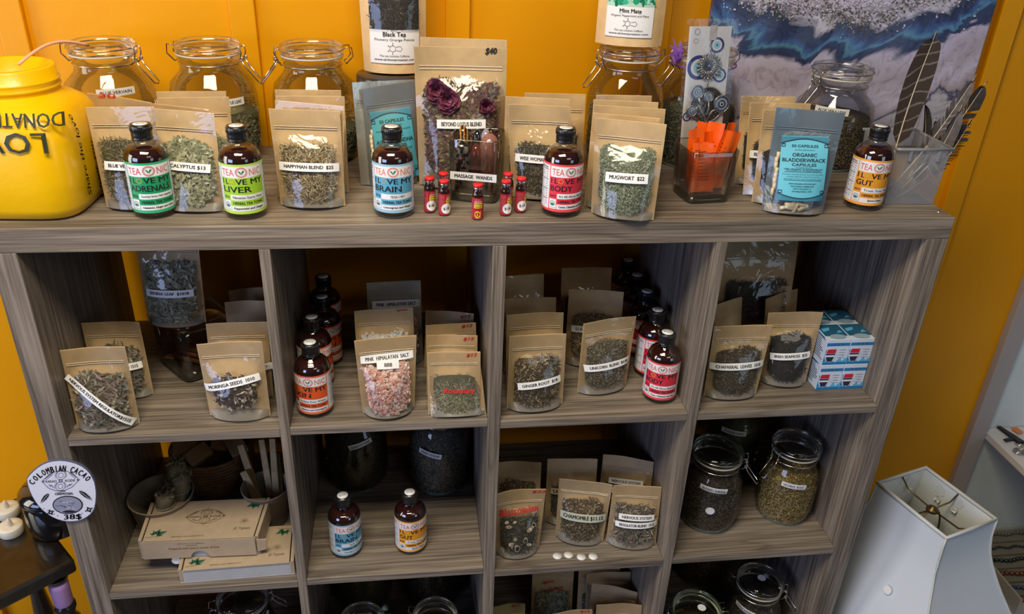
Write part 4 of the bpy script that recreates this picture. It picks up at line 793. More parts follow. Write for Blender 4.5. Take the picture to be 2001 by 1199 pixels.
m = MB(); m.grid(lambda u, v: fc((cw / 2 + .006) * (2 * u - 1), -low_ + (ch + low_ + .012) * v, .0105 + .0012 * math.sin(9 * u + 13 * v)), 10, 20, CELLO); m.grid(lambda u, v: fc((cw / 2 + .006) * (2 * u - 1), -low_ + (ch + low_ + .012) * v, -.002), 4, 4, CELLO); m.build('cellophane_sleeve', cd_)
# violet ribbon bow on jar 5
m = MB(); VIO = plain('violet_ribbon', (.25, .10, .50), .35, coat=.3); j5 = A([J5['_o'][0], J5['_o'][1], 0]); bz = aty((1330, 118), .26); rib = A([bz[0], .262, bz[2]])
for k in range(9):
    a = rnd.uniform(1.5, 3.0); l = rnd.uniform(.025, .045); d = A([math.cos(a) * .75, -.15 * rnd.random(), math.sin(a) * 1.0]); s2 = unit(np.cross(d, [0, 1, .2])); 
    m.grid(lambda u, v: rib + d * l * v + s2 * (.003 * (2 * u - 1)) * math.sin(math.pi * (.15 + .85 * v)) + A([0, -.006 * math.sin(3 * v), .006 * math.sin(5 * v + k)]), 2, 8, VIO)
rj = .0585
m.tube([(j5[0] + rj * math.cos(a), j5[1] + rj * math.sin(a), rib[2] - .012) for a in [2 * math.pi * k / 30 for k in range(30)]], .0018, VIO, 6, closed=True); tag(m.build('ribbon_bow', loc=rib), 'violet ribbon tied round the neck of the jar behind the charm card', 'ribbon')
# ================================================================ canvas
def canvas_mat():
    m, nt, out = newmat('poured_paint_canvas'); L = nt.links.new; b = bsdf(nt, out, (.5, .5, .5), .30, spec=.5, coat=.25); tc = N(nt, 'TexCoord'); n1 = N(nt, 'TexNoise'); n1.inputs['Scale'].default_value = 7; n1.inputs['Detail'].default_value = 5; n1.inputs['Distortion'].default_value = 1.6; n1.inputs['Roughness'].default_value = .55
    L(tc.outputs['Object'], n1.inputs['Vector']); sx = N(nt, 'SeparateXYZ'); L(tc.outputs['Object'], sx.inputs[0])
    def math_(op, a, b_=None, c=None):
        n = N(nt, 'Math', operation=op)
        for i, v in enumerate((a, b_, c)):
            if v is None: continue
            if isinstance(v, (int, float)): n.inputs[i].default_value = v
            else: L(v, n.inputs[i])
        return n.outputs[0]
    # bowl-shaped distance from the crown of the pour, above the middle of the canvas
    dx = math_('SUBTRACT', sx.outputs[0], PCX); dz = math_('SUBTRACT', PCZ, sx.outputs[2]); d = math_('SQRT', math_('ADD', math_('MULTIPLY', math_('MULTIPLY', dx, dx), .50), math_('MULTIPLY', math_('MULTIPLY', dz, dz), 1.25)))
    d = math_('ADD', d, math_('MULTIPLY', math_('SUBTRACT', n1.outputs[0], .5), .16)); t = math_('MULTIPLY', d, 1.95)
    r = ramp(nt, [(0, (.56, .50, .70)), (.30, (.66, .60, .80)), (.40, (.45, .42, .46)), (.43, (.60, .57, .70)), (.462, (.02, .03, .08)), (.505, (.035, .05, .15)), (.525, (.05, .12, .34)), (.542, (.10, .27, .42)), (.556, (.03, .05, .14)), (.582, (.04, .05, .13)), (.604, (.56, .52, .70)), (.70, (.46, .40, .50)), (.78, (.62, .58, .76)), (.84, (.42, .34, .40)), (.858, (.02, .03, .10)), (.88, (.55, .52, .62)), (1, (.40, .38, .48))])
    L(t, r.inputs[0])
    n2 = N(nt, 'TexNoise'); n2.inputs['Scale'].default_value = 34; n2.inputs['Detail'].default_value = 5; n2.inputs['Distortion'].default_value = 2; L(tc.outputs['Object'], n2.inputs['Vector']); r2 = ramp(nt, [(.38, (.62, .58, .62)), (.5, (1, 1, 1)), (.64, (1.0, .98, 1))]); L(n2.outputs[0], r2.inputs[0])
    mc = N(nt, 'Mix', data_type='RGBA', blend_type='MULTIPLY'); mc.inputs[0].default_value = .6; L(r.outputs[0], mc.inputs[6]); L(r2.outputs[0], mc.inputs[7]); L(mc.outputs[2], b.inputs['Base Color'])
    bp = N(nt, 'Bump'); bp.inputs['Strength'].default_value = .4; bp.inputs['Distance'].default_value = .002; L(n2.outputs[0], bp.inputs['Height']); L(bp.outputs[0], b.inputs['Normal']); return m
yc = .385; ka = aty((1393, 0), yc); kb = aty((1938, 0), yc); PX0, PX1 = ka[0] + .003, kb[0]; PCX, PCZ = (PX0 + PX1) / 2 - .02 - PX0, 1.915 - 1.467
cm = canvas_mat(); m = MB(); m.box((PX0, yc, 1.467), (PX1 + .012, yc + .018, 1.467 + .50), cm); cv = m.build('canvas_painting', loc=(PX0, yc, 1.467), bevel=.002); tag(cv, 'unframed canvas of poured purple, white and navy paint leaning at the back right', 'painting')
P = []; 
for k in range(1300):
    a = rnd.gauss(0, .5); rr = .198 + rnd.gauss(0, .014) + .012 * math.sin(a * 9); x = PX0 + PCX + rr * 1.55 * math.sin(a); z = PCZ + 1.467 - rr * 1.0 * math.cos(a)
    if PX0 < x < PX1 and z < 1.96: P.append((x, yc - .001, z))
m = MB(); chunks(m, P, .0021, herb('grit', [(.16, .13, .12), (.34, .31, .30), (.10, .09, .09), (.42, .39, .43)], .35, .5)); m.build('glitter_grit', cv, kind='stuff')
P = [(PX0 + PCX + rnd.gauss(0, .12), yc - .001, PCZ + 1.467 - .165 + rnd.gauss(0, .018)) for k in range(500)]; P = [p for p in P if PX0 < p[0] < PX1]
m = MB(); chunks(m, P, .0028, herb('crystal', [(.58, .54, .66), (.66, .62, .74), (.50, .45, .58)], .15, .6)); m.build('clear_crystals', cv, kind='stuff')
# ================================================================ feather bin
b1 = atz((1728, 399), ZT); b2 = atz((1822, 399), ZT); bw = np.linalg.norm(b2 - b1); r1 = aty((1746, 288), b1[1] - .004); r2 = aty((1860, 296), b2[1] - .004); bh = (r1[2] + r2[2]) / 2 - ZT; eb = unit(A([b2[0] - b1[0], b2[1] - b1[1], 0])); nbn = A([-eb[1], eb[0], 0]); x0 = r1[0] - b1[0]; x1 = r2[0] - b2[0]; bd = .105
bn = thing('storage_bin', 'cloudy clear plastic bin of feathers at the right end of the top board', 'bin', (b1[0], b1[1], ZT))
def fb(u, d, v, g=0): # u 0..1, d 0..1 depth, v 0..1 height
    fl_ = .004 + .008 * v; return A([b1[0], b1[1], ZT + .0005]) + eb * (-fl_ * 0 + (bw + x1 * v * .6) * u + x0 * v * (1 - u) * .3) + nbn * (bd * d - (.5 - d) * .006 * v) + A([0, 0, bh * v])
m = MB()
for seg_ in (((0, 0), (1, 0)), ((1, 0), (1, 1)), ((1, 1), (0, 1)), ((0, 1), (0, 0))):
    (ua, da), (ub, db) = seg_; m.grid(lambda s_, v: fb(ua + (ub - ua) * s_, da + (db - da) * s_, v), 6, 4, PLASTIC)
m.grid(lambda s_, v: fb(s_, v, 0), 2, 2, PLASTIC); m.build('bin_wall', bn)
m = MB(); rp = [fb(-.03, -.03, 1), fb(1.03, -.03, 1), fb(1.03, 1.03, 1), fb(-.03, 1.03, 1)]; RIM = plain('bin_rim_plastic', (.40, .42, .48), .25, coat=.5); m.tube([rp[0] * .97 + rp[3] * .03, rp[0], rp[1], rp[2], rp[3]], .0026, thin('rim_plastic', (.7, .72, .76), .14, .1, .35, (.6, .62, .7)), 8, closed=False)
for u in (.25, .78): m.box(fb(u, 0, .80) + A([-.002, -.005, 0]), fb(u, 0, .98) + A([.002, -.001, 0]), MATS['rim_plastic'])
m.build('bin_rim', bn)
def feather(label, a, b, wid, mat, split=.0, curve=.02, n=70, start=.32, side=1.0, nrm=(0, -1, .1)):
    a = A(a); b = A(b); ax = b - a; Lg = np.linalg.norm(ax); t = ax / Lg; nrm = unit(A(nrm) - t * np.dot(A(nrm), t)); s_ = np.cross(t, nrm)
    def mid(k): return a + ax * k + s_ * curve * math.sin(math.pi * k) 
    m = MB(); m.tube([mid(k / 12) for k in range(13)], .0018, plain('quill', (.62, .52, .38), .4), 6, taper=[1 - .75 * k / 12 for k in range(13)]); root = m.build('feather', loc=a); tag(root, label, 'feather', 'feathers in the clear bin')
    v = MB(); off = 0
    for sg, wf in ((-1, 1.0), (1, side)):
        k = 0
        while k < n:
            f = start + (1 - start) * k / n; ff = (f - start) / (1 - start); w = wid * wf * (math.sin(math.pi * min(1, .12 + ff * .95)) ** .45) * (1 - .75 * max(0, ff - .82) / .18 * .8)
            if rnd.random() < split: k += rnd.randint(1, 3); w *= .7
            base = mid(f) - nrm * 0.0; tip = base + s_ * sg * w + t * w * (1.05 + .05 * rnd.random()) - nrm * -.003; hw = Lg * (1 - start) / n * .75
            v.add([base - t * hw, base + t * hw, tip + t * hw * .8, tip - t * hw * .8], [(0, 1, 2, 3)], mat); k += 1
    v.build('vane', root)
def vane_mat(name, c1, c2, sc, axis):
    m, nt, out = newmat(name); b = bsdf(nt, out, c1, .7, spec=.2); tc = N(nt, 'TexCoord'); mp = N(nt, 'Mapping'); mp.inputs['Rotation'].default_value = axis; nt.links.new(tc.outputs['Object'], mp.inputs['Vector']); wv = N(nt, 'TexWave'); wv.bands_direction = 'Z'; wv.inputs['Scale'].default_value = sc; wv.inputs['Distortion'].default_value = 5; wv.inputs['Detail'].default_value = 3; nt.links.new(mp.outputs[0], wv.inputs['Vector']); r = ramp(nt, [(.0, c1), (.90, c1), (1, c2)]); nt.links.new(wv.outputs[0], r.inputs[0]); nt.links.new(r.outputs[0], b.inputs['Base Color']); return m
V1 = vane_mat('barred_brown_vane', (.050, .036, .030), (.17, .145, .14), 17, (0, .3, 0)); V2 = plain('black_brown_vane', (.03, .025, .022), .7, var=.4, vscale=90); V3 = plain('grey_brown_vane', (.13, .11, .11), .7, var=.3, vscale=90)
def fp(p, y): return aty(p, y)
yb = b1[1]
feather('tallest barred brown feather, upright at the left of the bin', fp((1728, 372), yb + .030), fp((1830, 62), yb + .085), .024, V1, curve=-.006, start=.30, side=1.05)
feather('dark feather with a white quill leaning right to the bin corner', fp((1742, 380), yb + .025), fp((1928, 158), yb + .080), .017, V2, split=.12, curve=.012, start=.38)
feather('grey-brown feather leaning right, splayed near its tip', fp((1736, 372), yb + .050), fp((1908, 146), yb + .075), .016, V3, split=.18, curve=.008, start=.30, side=.8)
feather('short black feather behind the tall barred one', fp((1760, 370), yb + .075), fp((1806, 198), yb + .095), .008, V2, start=.4)
feather('short curled black feather low in the middle of the bin', fp((1750, 380), yb + .07), fp((1828, 228), yb + .09), .011, V2, split=.1, start=.35)
feather('grey feather with a tan quill leaning low to the right', fp((1740, 388), yb + .035), fp((1880, 205), yb + .055), .013, V3, start=.25)
feather('ragged black feather lowest at the right side of the bin', fp((1752, 385), yb + .02), fp((1898, 232), yb + .06), .012, V2, split=.25, start=.4)
# ================================================================ upper left cubby
Z = S1[0]; G1 = 'herb pouches in the upper left cubby'
pouch('pouch of dried roots with a diagonal label strip, front of the upper left cubby', (108, 684), (244, 676), Z, (152, 836), (274, 827), hk='nervous', fill=.70, T=.024, group=G1, labels=(((132, 732), (266, 818), 'NERVOUS SYSTEM REGULATOR$1515', .0115, {'tw': .9, 'th': .48}),))
pouch('kraft pouch with a label ending 1515, standing behind the diagonal-label pouch', (146, 631), (272, 629), Z, (190, 772), (301, 770), hk='nervous', fill=.70, group=G1, labels=(((200, 718), (281, 707), 'NERVOUS BLEND 1515', .0125, {}),))
# cinnamon canister
e0 = atz((378, 756), Z); ccx, ccy = e0[0] - .004, e0[1] + .082
can = thing('glass_canister', 'square smoky glass canister of cinnamon sticks with a clamp lid', 'canister', (ccx, ccy, Z)); rc_ = math.pi / 4 - .10; hh_ = .058
m = MB(); loft(m, [(hh_ * .86, .001, 6), (hh_ * .94, .004, 7), (hh_, .02, 7), (hh_, .085, 7), (hh_ * .92, .098, 6), (hh_ * .88, .101, 6)], SMOKE, 48, (ccx, ccy, Z), rc_); m.build('canister_wall', can)
m = MB(); loft(m, [(hh_ * .90, .0015, 6), (hh_ * .96, .008, 7), (0, .009, 2)], plain('dark_glass_base', (.03, .03, .02)), 48, (ccx, ccy, Z), rc_); m.build('canister_base', can)
m = MB(); loft(m, [(hh_ * .90, .1015, 6), (hh_ * .96, .102, 6), (hh_ * .96, .111, 6), (hh_ * .92, .1145, 6), (0, .1150, 2)], SMOKE, 48, (ccx, ccy, Z), rc_); m.build('lid', can)
m = MB(); q = lambda a, r, z: (ccx + r * math.cos(a), ccy + r * math.sin(a), Z + z)
m.tube([q(rc_ + math.pi * .75 + math.pi / 12 * k, hh_ * 1.30, .112 - .001 * k) for k in range(2)] + [q(rc_ + math.pi, hh_ * 1.12, .100), q(rc_ + math.pi, hh_ * 1.12, .086)], .0016, METAL, 6); m.build('wire_bail', can)
CIN = plain('cinnamon_bark', (.22, .085, .03), .7, bump=.4, bscale=120, var=.3, vscale=60)
for k in range(9):
    m = MB(); zz = Z + .016 + .0125 * (k // 3); off = (k % 3 - 1) * .017; d = A([math.cos(-.45), math.sin(-.45), 0]); s_ = A([-d[1], d[0], 0]); c = A([ccx, ccy, zz]) + s_ * off; a, b = c - d * .040 + A([0, 0, .003 * (k % 2)]), c + d * .042
    m.tube([a, b], .0058, CIN, 12)
    m.add([b + d * .0002 + (s_ * math.cos(t) + A([0, 0, math.sin(t)])) * .0040 for t in [2 * math.pi * j / 12 for j in range(12)]], [list(range(12))], plain('bark_hollow', (.015, .007, .004), .9)); m.build('cinnamon_stick', can)
tl, tr = up_px((290, 631), (404, 631), Z + .1165, .160, 6)
pouch('grey-green senna leaf pouch standing on the cinnamon canister lid', (tl[0] - 3, tl[1]), (tr[0] + 2, tr[1]), Z + .1165, (290, 629), (403, 629), hk='senna', fill=.70, lean=4, T=.024, group=None, labels=(((291, 564), (383, 565), 'SENNA LEAF  $1010', .0125, {}),), cnt=1.3)
pouch('dark kraft pouch half hidden behind the senna leaf pouch', (372, 520), (412, 520), Z, (376, 640), (418, 640), hk='senna', cnt=.3, group=G1) if False else None
pouch('front pouch of black and white moringa seeds, right side of the upper left cubby', (384, 672), (512, 666), Z, (411, 811), (529, 812), hk='moringa', fill=.58, low=.10, T=.022, group=G1, margin=.16, labels=(((402, 753), (510, 731), 'MORINGA SEEDS  1010', .0125, {}),))
pouch('kraft pouch directly behind the moringa seed pouch', (402, 633), (522, 629), Z, h=.140, hk='moringa', cnt=.1, group=G1, labels=(((440, 716), (535, 712), 'MORINGA  1010', .0125, {}),))
pouch('kraft pouch second from the back in the moringa row', (439, 590), (523, 587), Z, h=.140, hk='moringa', cnt=.1, group=G1)
pouch('rearmost kraft pouch in the moringa row', (446, 568), (522, 560), Z, h=.138, hk='moringa', cnt=.1, group=G1)
# ================================================================ second cubby of the top row
Z = S1[1]; G2 = 'tonic bottles in the second cubby'
put_bottle('vermilion', 'front tonic bottle with the orange-red label in the second upper cubby', Z, (619, 818), turn=-18, group=G2)
put_bottle('vermilion', 'second tonic bottle from the front in the left row of the second cubby', Z, cap=(609, 619), turn=20, group=G2)
put_bottle('vermilion', 'third tonic bottle from the front in the left row of the second cubby', Z, cap=(629, 580), turn=30, group=G2)
put_bottle('vermilion', 'rearmost tonic bottle in the left row of the second cubby', Z, cap=(631, 540), turn=60, group=G2)
GS = 'salt pouches in the second cubby'
pouch('front pouch of coarse pink salt', (692, 666), (814, 655), Z, (709, 807), (810, 795), hk='pinksalt', fill=.66, T=.034, low=-.02, margin=.12, group=GS, labels=(((704, 702), (807, 690), 'PINK  HIMALAYAN  SALT', .0125, {}), ((735, 709), (778, 706), '888', .0125, {'tw': .35})))
pouch('pouch of white salt between the two pink salt pouches', (692, 608), (807, 601), Z, h=.142, hk='whitesalt', fill=.70, T=.028, margin=.12, cnt=1.5, group=GS, writing=(((775, 607), (797, 606), 'epsom', .0035),))
pouch('shiny-topped pouch of pink salt at the back of the second cubby', (716, 553), (822, 548), Z, h=.160, hk='pinksalt', fill=.6, T=.024, sheet=plain('crinkled_silver_foil', (.62, .60, .50), .2, metal=.6, bump=.7, bscale=45), group=GS, labels=(((727, 595), (820, 590), 'PINK  HIMALAYAN SALT', .0135, {}),))
GR = 'rosemary pouches leaning in a stack'
ros = [((832, 606), (926, 612)), ((832, 636), (930, 630)), ((833, 655), (933, 655)), ((835, 689), (939, 687))]
for i, (a, b) in enumerate(ros):
    pouch(['rearmost pouch of the leaning rosemary stack', 'second pouch from the back of the rosemary stack', 'middle pouch of the rosemary stack', 'rosemary pouch just behind the front one, price in red at its corner'][i], a, b, Z, h=.112, lean=14, T=.008, hk='rosemary', cnt=.15, fill=.66, group=GR, writing=(((b[0] - 28, b[1] + 7), (b[0] - 8, b[1] + 6), '$12', .006),))
pouch('front rosemary pouch with its name written in red marker', (838, 713), (938, 702), Z, (842, 814), (954, 808), lean=20, T=.010, hk='rosemary', fill=.70, cnt=1.3, group=GR, margin=.12, writing=(((912, 714), (936, 711), '$12', .006), ((866, 763), (928, 762), 'Rosemary', .011)))
# ================================================================ third cubby of the top row
Z = S1[2]; G3 = 'herb pouches in the third cubby'
pouch('front pouch of chopped brown ginger root', (996, 657), (1107, 652), Z, (990, 798), (1099, 788), hk='ginger', fill=.72, T=.024, group=G3, labels=(((1008, 748), (1092, 733), 'GINGER ROOT  $18', .0125, {}),))
pouch('kraft pouch right behind the ginger root pouch', (990, 615), (1101, 610), Z, h=.145, hk='ginger', cnt=.1, group=G3)
pouch('third kraft pouch from the front in the ginger row', (987, 584), (1087, 581), Z, h=.145, hk='ginger', cnt=.1, group=G3)
pouch('rearmost kraft pouch in the ginger row', (988, 540), (1063, 535), Z, h=.150, hk='ginger', cnt=.3, group=G3)
pouch('tilted pouch of fine grey-brown herb in the middle of the third cubby', (1140, 632), (1243, 617), Z, (1128, 767), (1223, 750), hk='unicorn', fill=.72, T=.024, group=G3, labels=(((1138, 716), (1226, 696), 'UNICORN  BLEND  $4.44', .0125, {}),))
pouch('kraft pouch of splintered sticks behind the tilted pouch', (1112, 565), (1219, 570), Z, h=.150, hk='straw', fill=.72, cnt=.5, group=G3, labels=(((1116, 638), (1200, 640), 'SUCCESS BLEND', .0125, {}),))
pouch('rearmost kraft pouch between the ginger row and the bottles', (1098, 524), (1196, 523), Z, h=.150, hk='darkleaf', fill=.66, cnt=.5, group=G3)
G4 = 'red-labelled tonic bottles in the third cubby'
put_bottle('red', 'front red-labelled tonic bottle in the third upper cubby', Z, (1284, 790), turn=2, group=G4)
for cp_, tn, w_ in (((1287, 605), 34, 'second'), ((1265, 569), -8, 'third'), ((1246, 537), 25, 'fourth')): put_bottle('red', w_ + ' red-labelled tonic bottle from the front in the third cubby', Z, cap=cp_, turn=tn, group=G4)
put_bottle('red', 'rearmost red-labelled tonic bottle in the third cubby', Z, cap=(1228, 503), turn=50, group=G4)
# ================================================================ right cubby of the top row
Z = S1[3]; G5 = 'herb pouches in the upper right cubby'
pouch('front pouch of dark brown chaparral leaves', (1396, 638), (1510, 635), Z, (1375, 773), (1477, 769), hk='chaparral', fill=.70, T=.022, group=G5, labels=(((1385, 712), (1490, 706), 'CHAPARRAL  LEAVES  1010', .0125, {}),))
pouch('front pouch of black seaweed beside the capsule boxes', (1502, 611), (1609, 610), Z, (1484, 744), (1573, 748), hk='seamoss', fill=.72, T=.024, group=G5, labels=(((1501, 690), (1579, 687), 'IRISH SEAMOSS  $25', .0125, {}),))
pouch('tilted kraft pouch against the divider behind the chaparral pouch', (1398, 597), (1451, 580), Z, h=.140, hk='chaparral', cnt=.1, group=G5)
pouch('kraft pouch with black contents behind the chaparral pouch', (1444, 560), (1548, 559), Z, h=.142, hk='seamoss', fill=.66, cnt=.6, group=G5)
pouch('kraft pouch right behind the black-filled one in the upper right cubby', (1446, 540), (1550, 544), Z, h=.145, hk='seamoss', cnt=.1, group=G5)
pouch('folded kraft pouch tilted to the right behind the seaweed pouch', (1497, 584), (1559, 564), Z, h=.130, hk='chaparral', cnt=.1, group=G5)
pouch('tall dark kraft pouch at the back of the upper right cubby', (1426, 474), (1576, 472), Z, push=.03, h=.240, lean=8, hk='blackleaf', fill=.64, T=.03, cnt=1.0, group=None)
# capsule boxes
BXW = plain('box_pale_blue_white', (.62, .72, .88), .35); BXB = plain('box_blue', (.02, .20, .50), .35); BXL = plain('box_light_blue', (.10, .45, .75), .35); BXR = plain('box_red', (.62, .02, .05), .35); BXD = plain('box_dark', (.02, .03, .07), .35); BXT = plain('box_teal_top', (.02, .11, .22), .3)
def cbox(label, x, y, z, w=.0455, d=.054, h=.0535):
    o = A([x, y, z]); r = thing('coffee_pod_box', label, 'box', o, 'small blue and white pod boxes'); m = MB(); m.box(o, o + A([w, d, h]), BXW); b = m.build('carton', r, bevel=.0006)
    m = MB(); F = lambda a, c: o + A([a * w, -.0004, c * h]); F2 = lambda a, c: o + A([a * w, -.0007, c * h]); F3 = lambda a, c: o + A([a * w, -.0010, c * h]); F4 = lambda a, c: o + A([a * w, -.0013, c * h])
    rect(m, F, .02, .74, .99, .86, BXB); rect(m, F, .0, .0, 1, .10, BXB); poly2(m, F, [(0, .1), (.25, .3), (.02, .62)], BXB); poly2(m, F, [(0, .1), (.5, .1), (.22, .25)], BXL); poly2(m, F, [(.55, .1), (1, .1), (1, .3), (.8, .12), (.72, .3)], BXL)
    for k in range(3): text(m, '~', F2, .35 + .17 * k, .80, .09, .05, WHITE, .02)
    disc(m, F2, .27, .40, .25, .30, BXW, 20); poly2(m, F3, [(.10, .62), (.46, .62), (.46, .46), (.06, .46)], BXR); poly2(m, F3, [(.05, .445), (.46, .445), (.45, .39), (.06, .39)], BXD); poly2(m, F3, [(.07, .37), (.45, .37), (.44, .32), (.08, .32)], WHITE); poly2(m, F3, [(.08, .31), (.44, .31), (.36, .13), (.17, .13)], BXD); text(m, '$', F4, .32, .52, .04, .07, plain('box_orange', (.8, .3, .1), .4), .02)
    for k in range(4): text(m, ['3X SHOTS', 'organic', 'coffee', 'pods'][k], F2, .74, .58 - .1 * k, .28, .035, BXR if k else BXB, .01)
    m.build('front_print', b)
    m = MB(); K = lambda a, c: o + A([-.0004, (1 - a) * d, c * h])
    for k in range(11): rect(m, K, .12, .90 - .075 * k, .12 + rnd.uniform(.5, .8), .915 - .075 * k + .012, BXD)
    rect(m, K, .3, .93, .8, .98, BXB); m.build('side_print', b)
    m = MB(); T = lambda a, c: o + A([a * w, c * d, h + .0005]); rect(m, T, .02, .22, .98, .99, BXT); disc(m, lambda a, c: T(a, c) + A([0, 0, .0004]), .52, .16, .34, .16, plain('box_grey_disc', (.30, .42, .52), .35), 20); poly2(m, lambda a, c: T(a, c) + A([0, 0, .0003]), [(.1, .5), (.4, .6), (.5, .8), (.1, .7)], BXL); poly2(m, lambda a, c: T(a, c) + A([0, 0, .0003]), [(.6, .4), (.9, .45), (.8, .6)], BXL); m.build('top_print', b)
    return r
yb1 = .058
NB1 = [('front left', 0, 0), ('front right', 1, 0), ('rear left', 0, 1), ('rear right', 1, 1)]
for nm, i, j in NB1:
    for l in (0, 1):
        cbox(('lower ' if l == 0 else 'upper ') + nm + ' blue and white pod box against the right side panel', 1.3425 + i * .0462 - (.003 if j else 0) + (.0006 if l else 0), yb1 + j * .056 + (.001 if l else 0), Z + .0005 + l * .0542)
# ================================================================ cacao price sign on the left panel
SGN = plain('sign_card', (.74, .76, .90), .45)
def sp(p): q = aty((30 + p[0] / 7.49, 880 + p[1] / 7.49), -.004); return q[0], q[2]
out_ = [(165, 400), (205, 345), (260, 290), (320, 240), (400, 190), (480, 158), (560, 140), (650, 132), (740, 140), (820, 155), (900, 180), (980, 218), (1050, 270), (1100, 325), (1135, 385), (1165, 450), (1180, 520), (1190, 600), (1190, 680), (1183, 760), (1165, 840), (1140, 890), (1100, 935), (1055, 970), (1000, 1000), (930, 1025), (860, 1035), (780, 1036), (700, 1028), (620, 1005), (540, 970), (465, 922), (400, 870), (340, 808), (290, 740), (245, 665), (210, 590), (185, 520), (168, 450)]
m = MB(); PP = [sp(p) for p in out_]; cS = sp((680, 600))
def ext(y, f): return [A([cS[0] + (a - cS[0]) * f, y, cS[1] + (b - cS[1]) * f]) for a, b in PP]
n_ = len(PP)
a_, b_ = ext(-.0045, 1.0), ext(-.0012, 1.0); m.add(a_ + b_, [list(range(n_))[::-1], list(range(n_, 2 * n_))] + [(k, (k + 1) % n_, n_ + (k + 1) % n_, n_ + k) for k in range(n_)], plain('sign_dark_edge', (.10, .11, .20), .5)); 
sg = m.build('price_sign', loc=(cS[0], -.0012, cS[1])); tag(sg, 'rounded white cacao price sign with black drawings fixed to the left side panel', 'sign')
m = MB(); m.add(ext(-.0049, .975), [list(range(n_))[::-1]], SGN); m.build('sign_face', sg)
m = MB(); SF = lambda px, py, o=0: (lambda q: A([q[0], -.0054 - o, q[1]]))(sp((px, py)))   # drawn in sign units
word = 'COLOMBIAN CACAO'; 
for i, chh in enumerate(word):
    if chh == ' ': continue
    f = i / (len(word) - 1); an = math.radians(161 - 131 * f); r = 472 - 185 * math.sin(math.pi * min(1, f * 1.02)) * .50 - 42 * f; C = (690 + r * math.cos(an), 612 - r * math.sin(an)); ro = an - math.pi / 2; ro = ro * .9 - .05
    fn = lambda x, y, C=C: SF(C[0] + x, C[1] - y); text(m, chh, fn, 0, 0, 44 if chh != 'I' else 7, 88, BLACK, .02, rot=ro)
LG = plain('sign_logo_ink', (.10, .12, .22), .5)
def logo(m, fn, cx, cy, s, ink, w=.022):
    """eye-shaped emblem: fn maps (x, y up); s half width"""
    F_ = lambda x, y: fn(cx + x * s, cy + y * s); ln = lambda pts, c=False, ww=w: line2(m, F_, pts, ww, ink, c)
    ln([(-1, 0), (-.6, .36), (-.25, .50), (0, .52), (.25, .50), (.6, .36), (1, 0), (.6, -.38), (.25, -.52), (0, -.55), (-.25, -.52), (-.6, -.38)], True, w * 1.3)
    ln([(-.85, .12), (-.5, .42), (-.42, .36), (-.78, .08)], True); ln([(.85, .12), (.5, .42), (.42, .36), (.78, .08)], True); ln([(-.8, .16), (-.46, .40)]); ln([(.8, .16), (.46, .40)])
    for yy, r in ((.28, .24), (-.30, .24)):
        ln([(r * math.cos(t), yy + r * .95 * math.sin(t)) for t in [2 * math.pi * k / 22 for k in range(22)]], True); ln([(r * .55 * math.cos(t), yy + r * .5 * math.sin(t)) for t in [2 * math.pi * k / 18 for k in range(18)]], True); ln([(-.28, yy - .12), (-.30, yy + .05), (-.18, yy + .22)]); ln([(.28, yy - .12), (.30, yy + .05), (.18, yy + .22)])
    ln([(0, .50), (-.06, .58), (0, .68), (.06, .58)], True); ln([(0, -.50), (0, -.66)])
    text(m, 'KAKAO', F_, -.50, -.02, .58, .13, ink, .01); text(m, 'KODE', F_, .50, -.02, .52, .13, ink, .01); disc(m, F_, 0, -.01, .11, .08, ink, 10, .5)
    for t in (-1, 1): ln([(t * .62, -.18), (t * .48, -.30), (t * .50, -.20), (t * .34, -.36)], False, w * 1.6)
    for t in (-1, 1): poly2(m, F_, [(t * .98, 0), (t * .86, .07), (t * .86, -.07)], ink)
rl = .045
fnr = lambda x, y: SF(665 + x * math.cos(rl) + y * math.sin(rl), 430 + x * math.sin(rl) * -1 - y * math.cos(rl))
logo(m, fnr, 0, 0, 278, LG)
text(m, 'RAW', lambda x, y: SF(705 + x, 585 - y), 0, 0, 60, 20, BLACK, .02); text(m, 'CEREMONIAL', lambda x, y: SF(715 + x, 622 - y), 0, 0, 270, 36, LG, .02, rot=.03)
disc(m, lambda x, y: SF(770 + x, 785 - y), 0, 0, 222, 134, BLACK, 36); disc(m, lambda x, y: SF(770 + x, 785 - y, .0003), 0, 0, 205, 120, plain('sign_grey_print', (.28, .30, .42), .5), 36)
for k in range(26): a = rnd.uniform(0, 6.28); r = rnd.uniform(.1, .85); x, y = 200 * r * math.cos(a), 116 * r * math.sin(a); line2(m, lambda x_, y_: SF(770 + x_, 785 - y_, .0006), [(x - 18, y), (x, y + rnd.uniform(-22, 22)), (x + 20, y + rnd.uniform(-10, 10))], 7, LG if k % 2 else SGN)
poly2(m, lambda x, y: SF(790 + x, 878 - y, .0007), [(-110, 0), (-40, 16), (40, 18), (110, 0), (40, -16), (-40, -18)], BLACK)
text(m, '38$', lambda x, y: SF(840 + x, 965 - y), 0, 0, 255, 84, BLACK, .07, rot=.05)
for cx_, cy_, an, s in ((435, 690, .85, 92), (1030, 650, -.62, 118)):
    ca_, sa_ = math.cos(an), math.sin(an); fe = lambda x, y: SF(cx_ + x * ca_ - y * sa_, cy_ - x * sa_ - y * ca_, .0002)
    if cx_ > 900: fe = lambda x, y: SF(cx_ - x * ca_ - y * sa_, cy_ + x * sa_ - y * ca_, .0002)
    poly2(m, fe, [(-s, 0), (-s * .5, 24), (s * .2, 34), (s * .8, 22), (s, 0), (s * .7, -18), (s * .1, -24), (-s * .5, -14)], BLACK); line2(m, lambda x, y: fe(x, y) + A([0, -.0003, 0]), [(-s * .9, 0), (s * .8, 4)], 5, SGN)
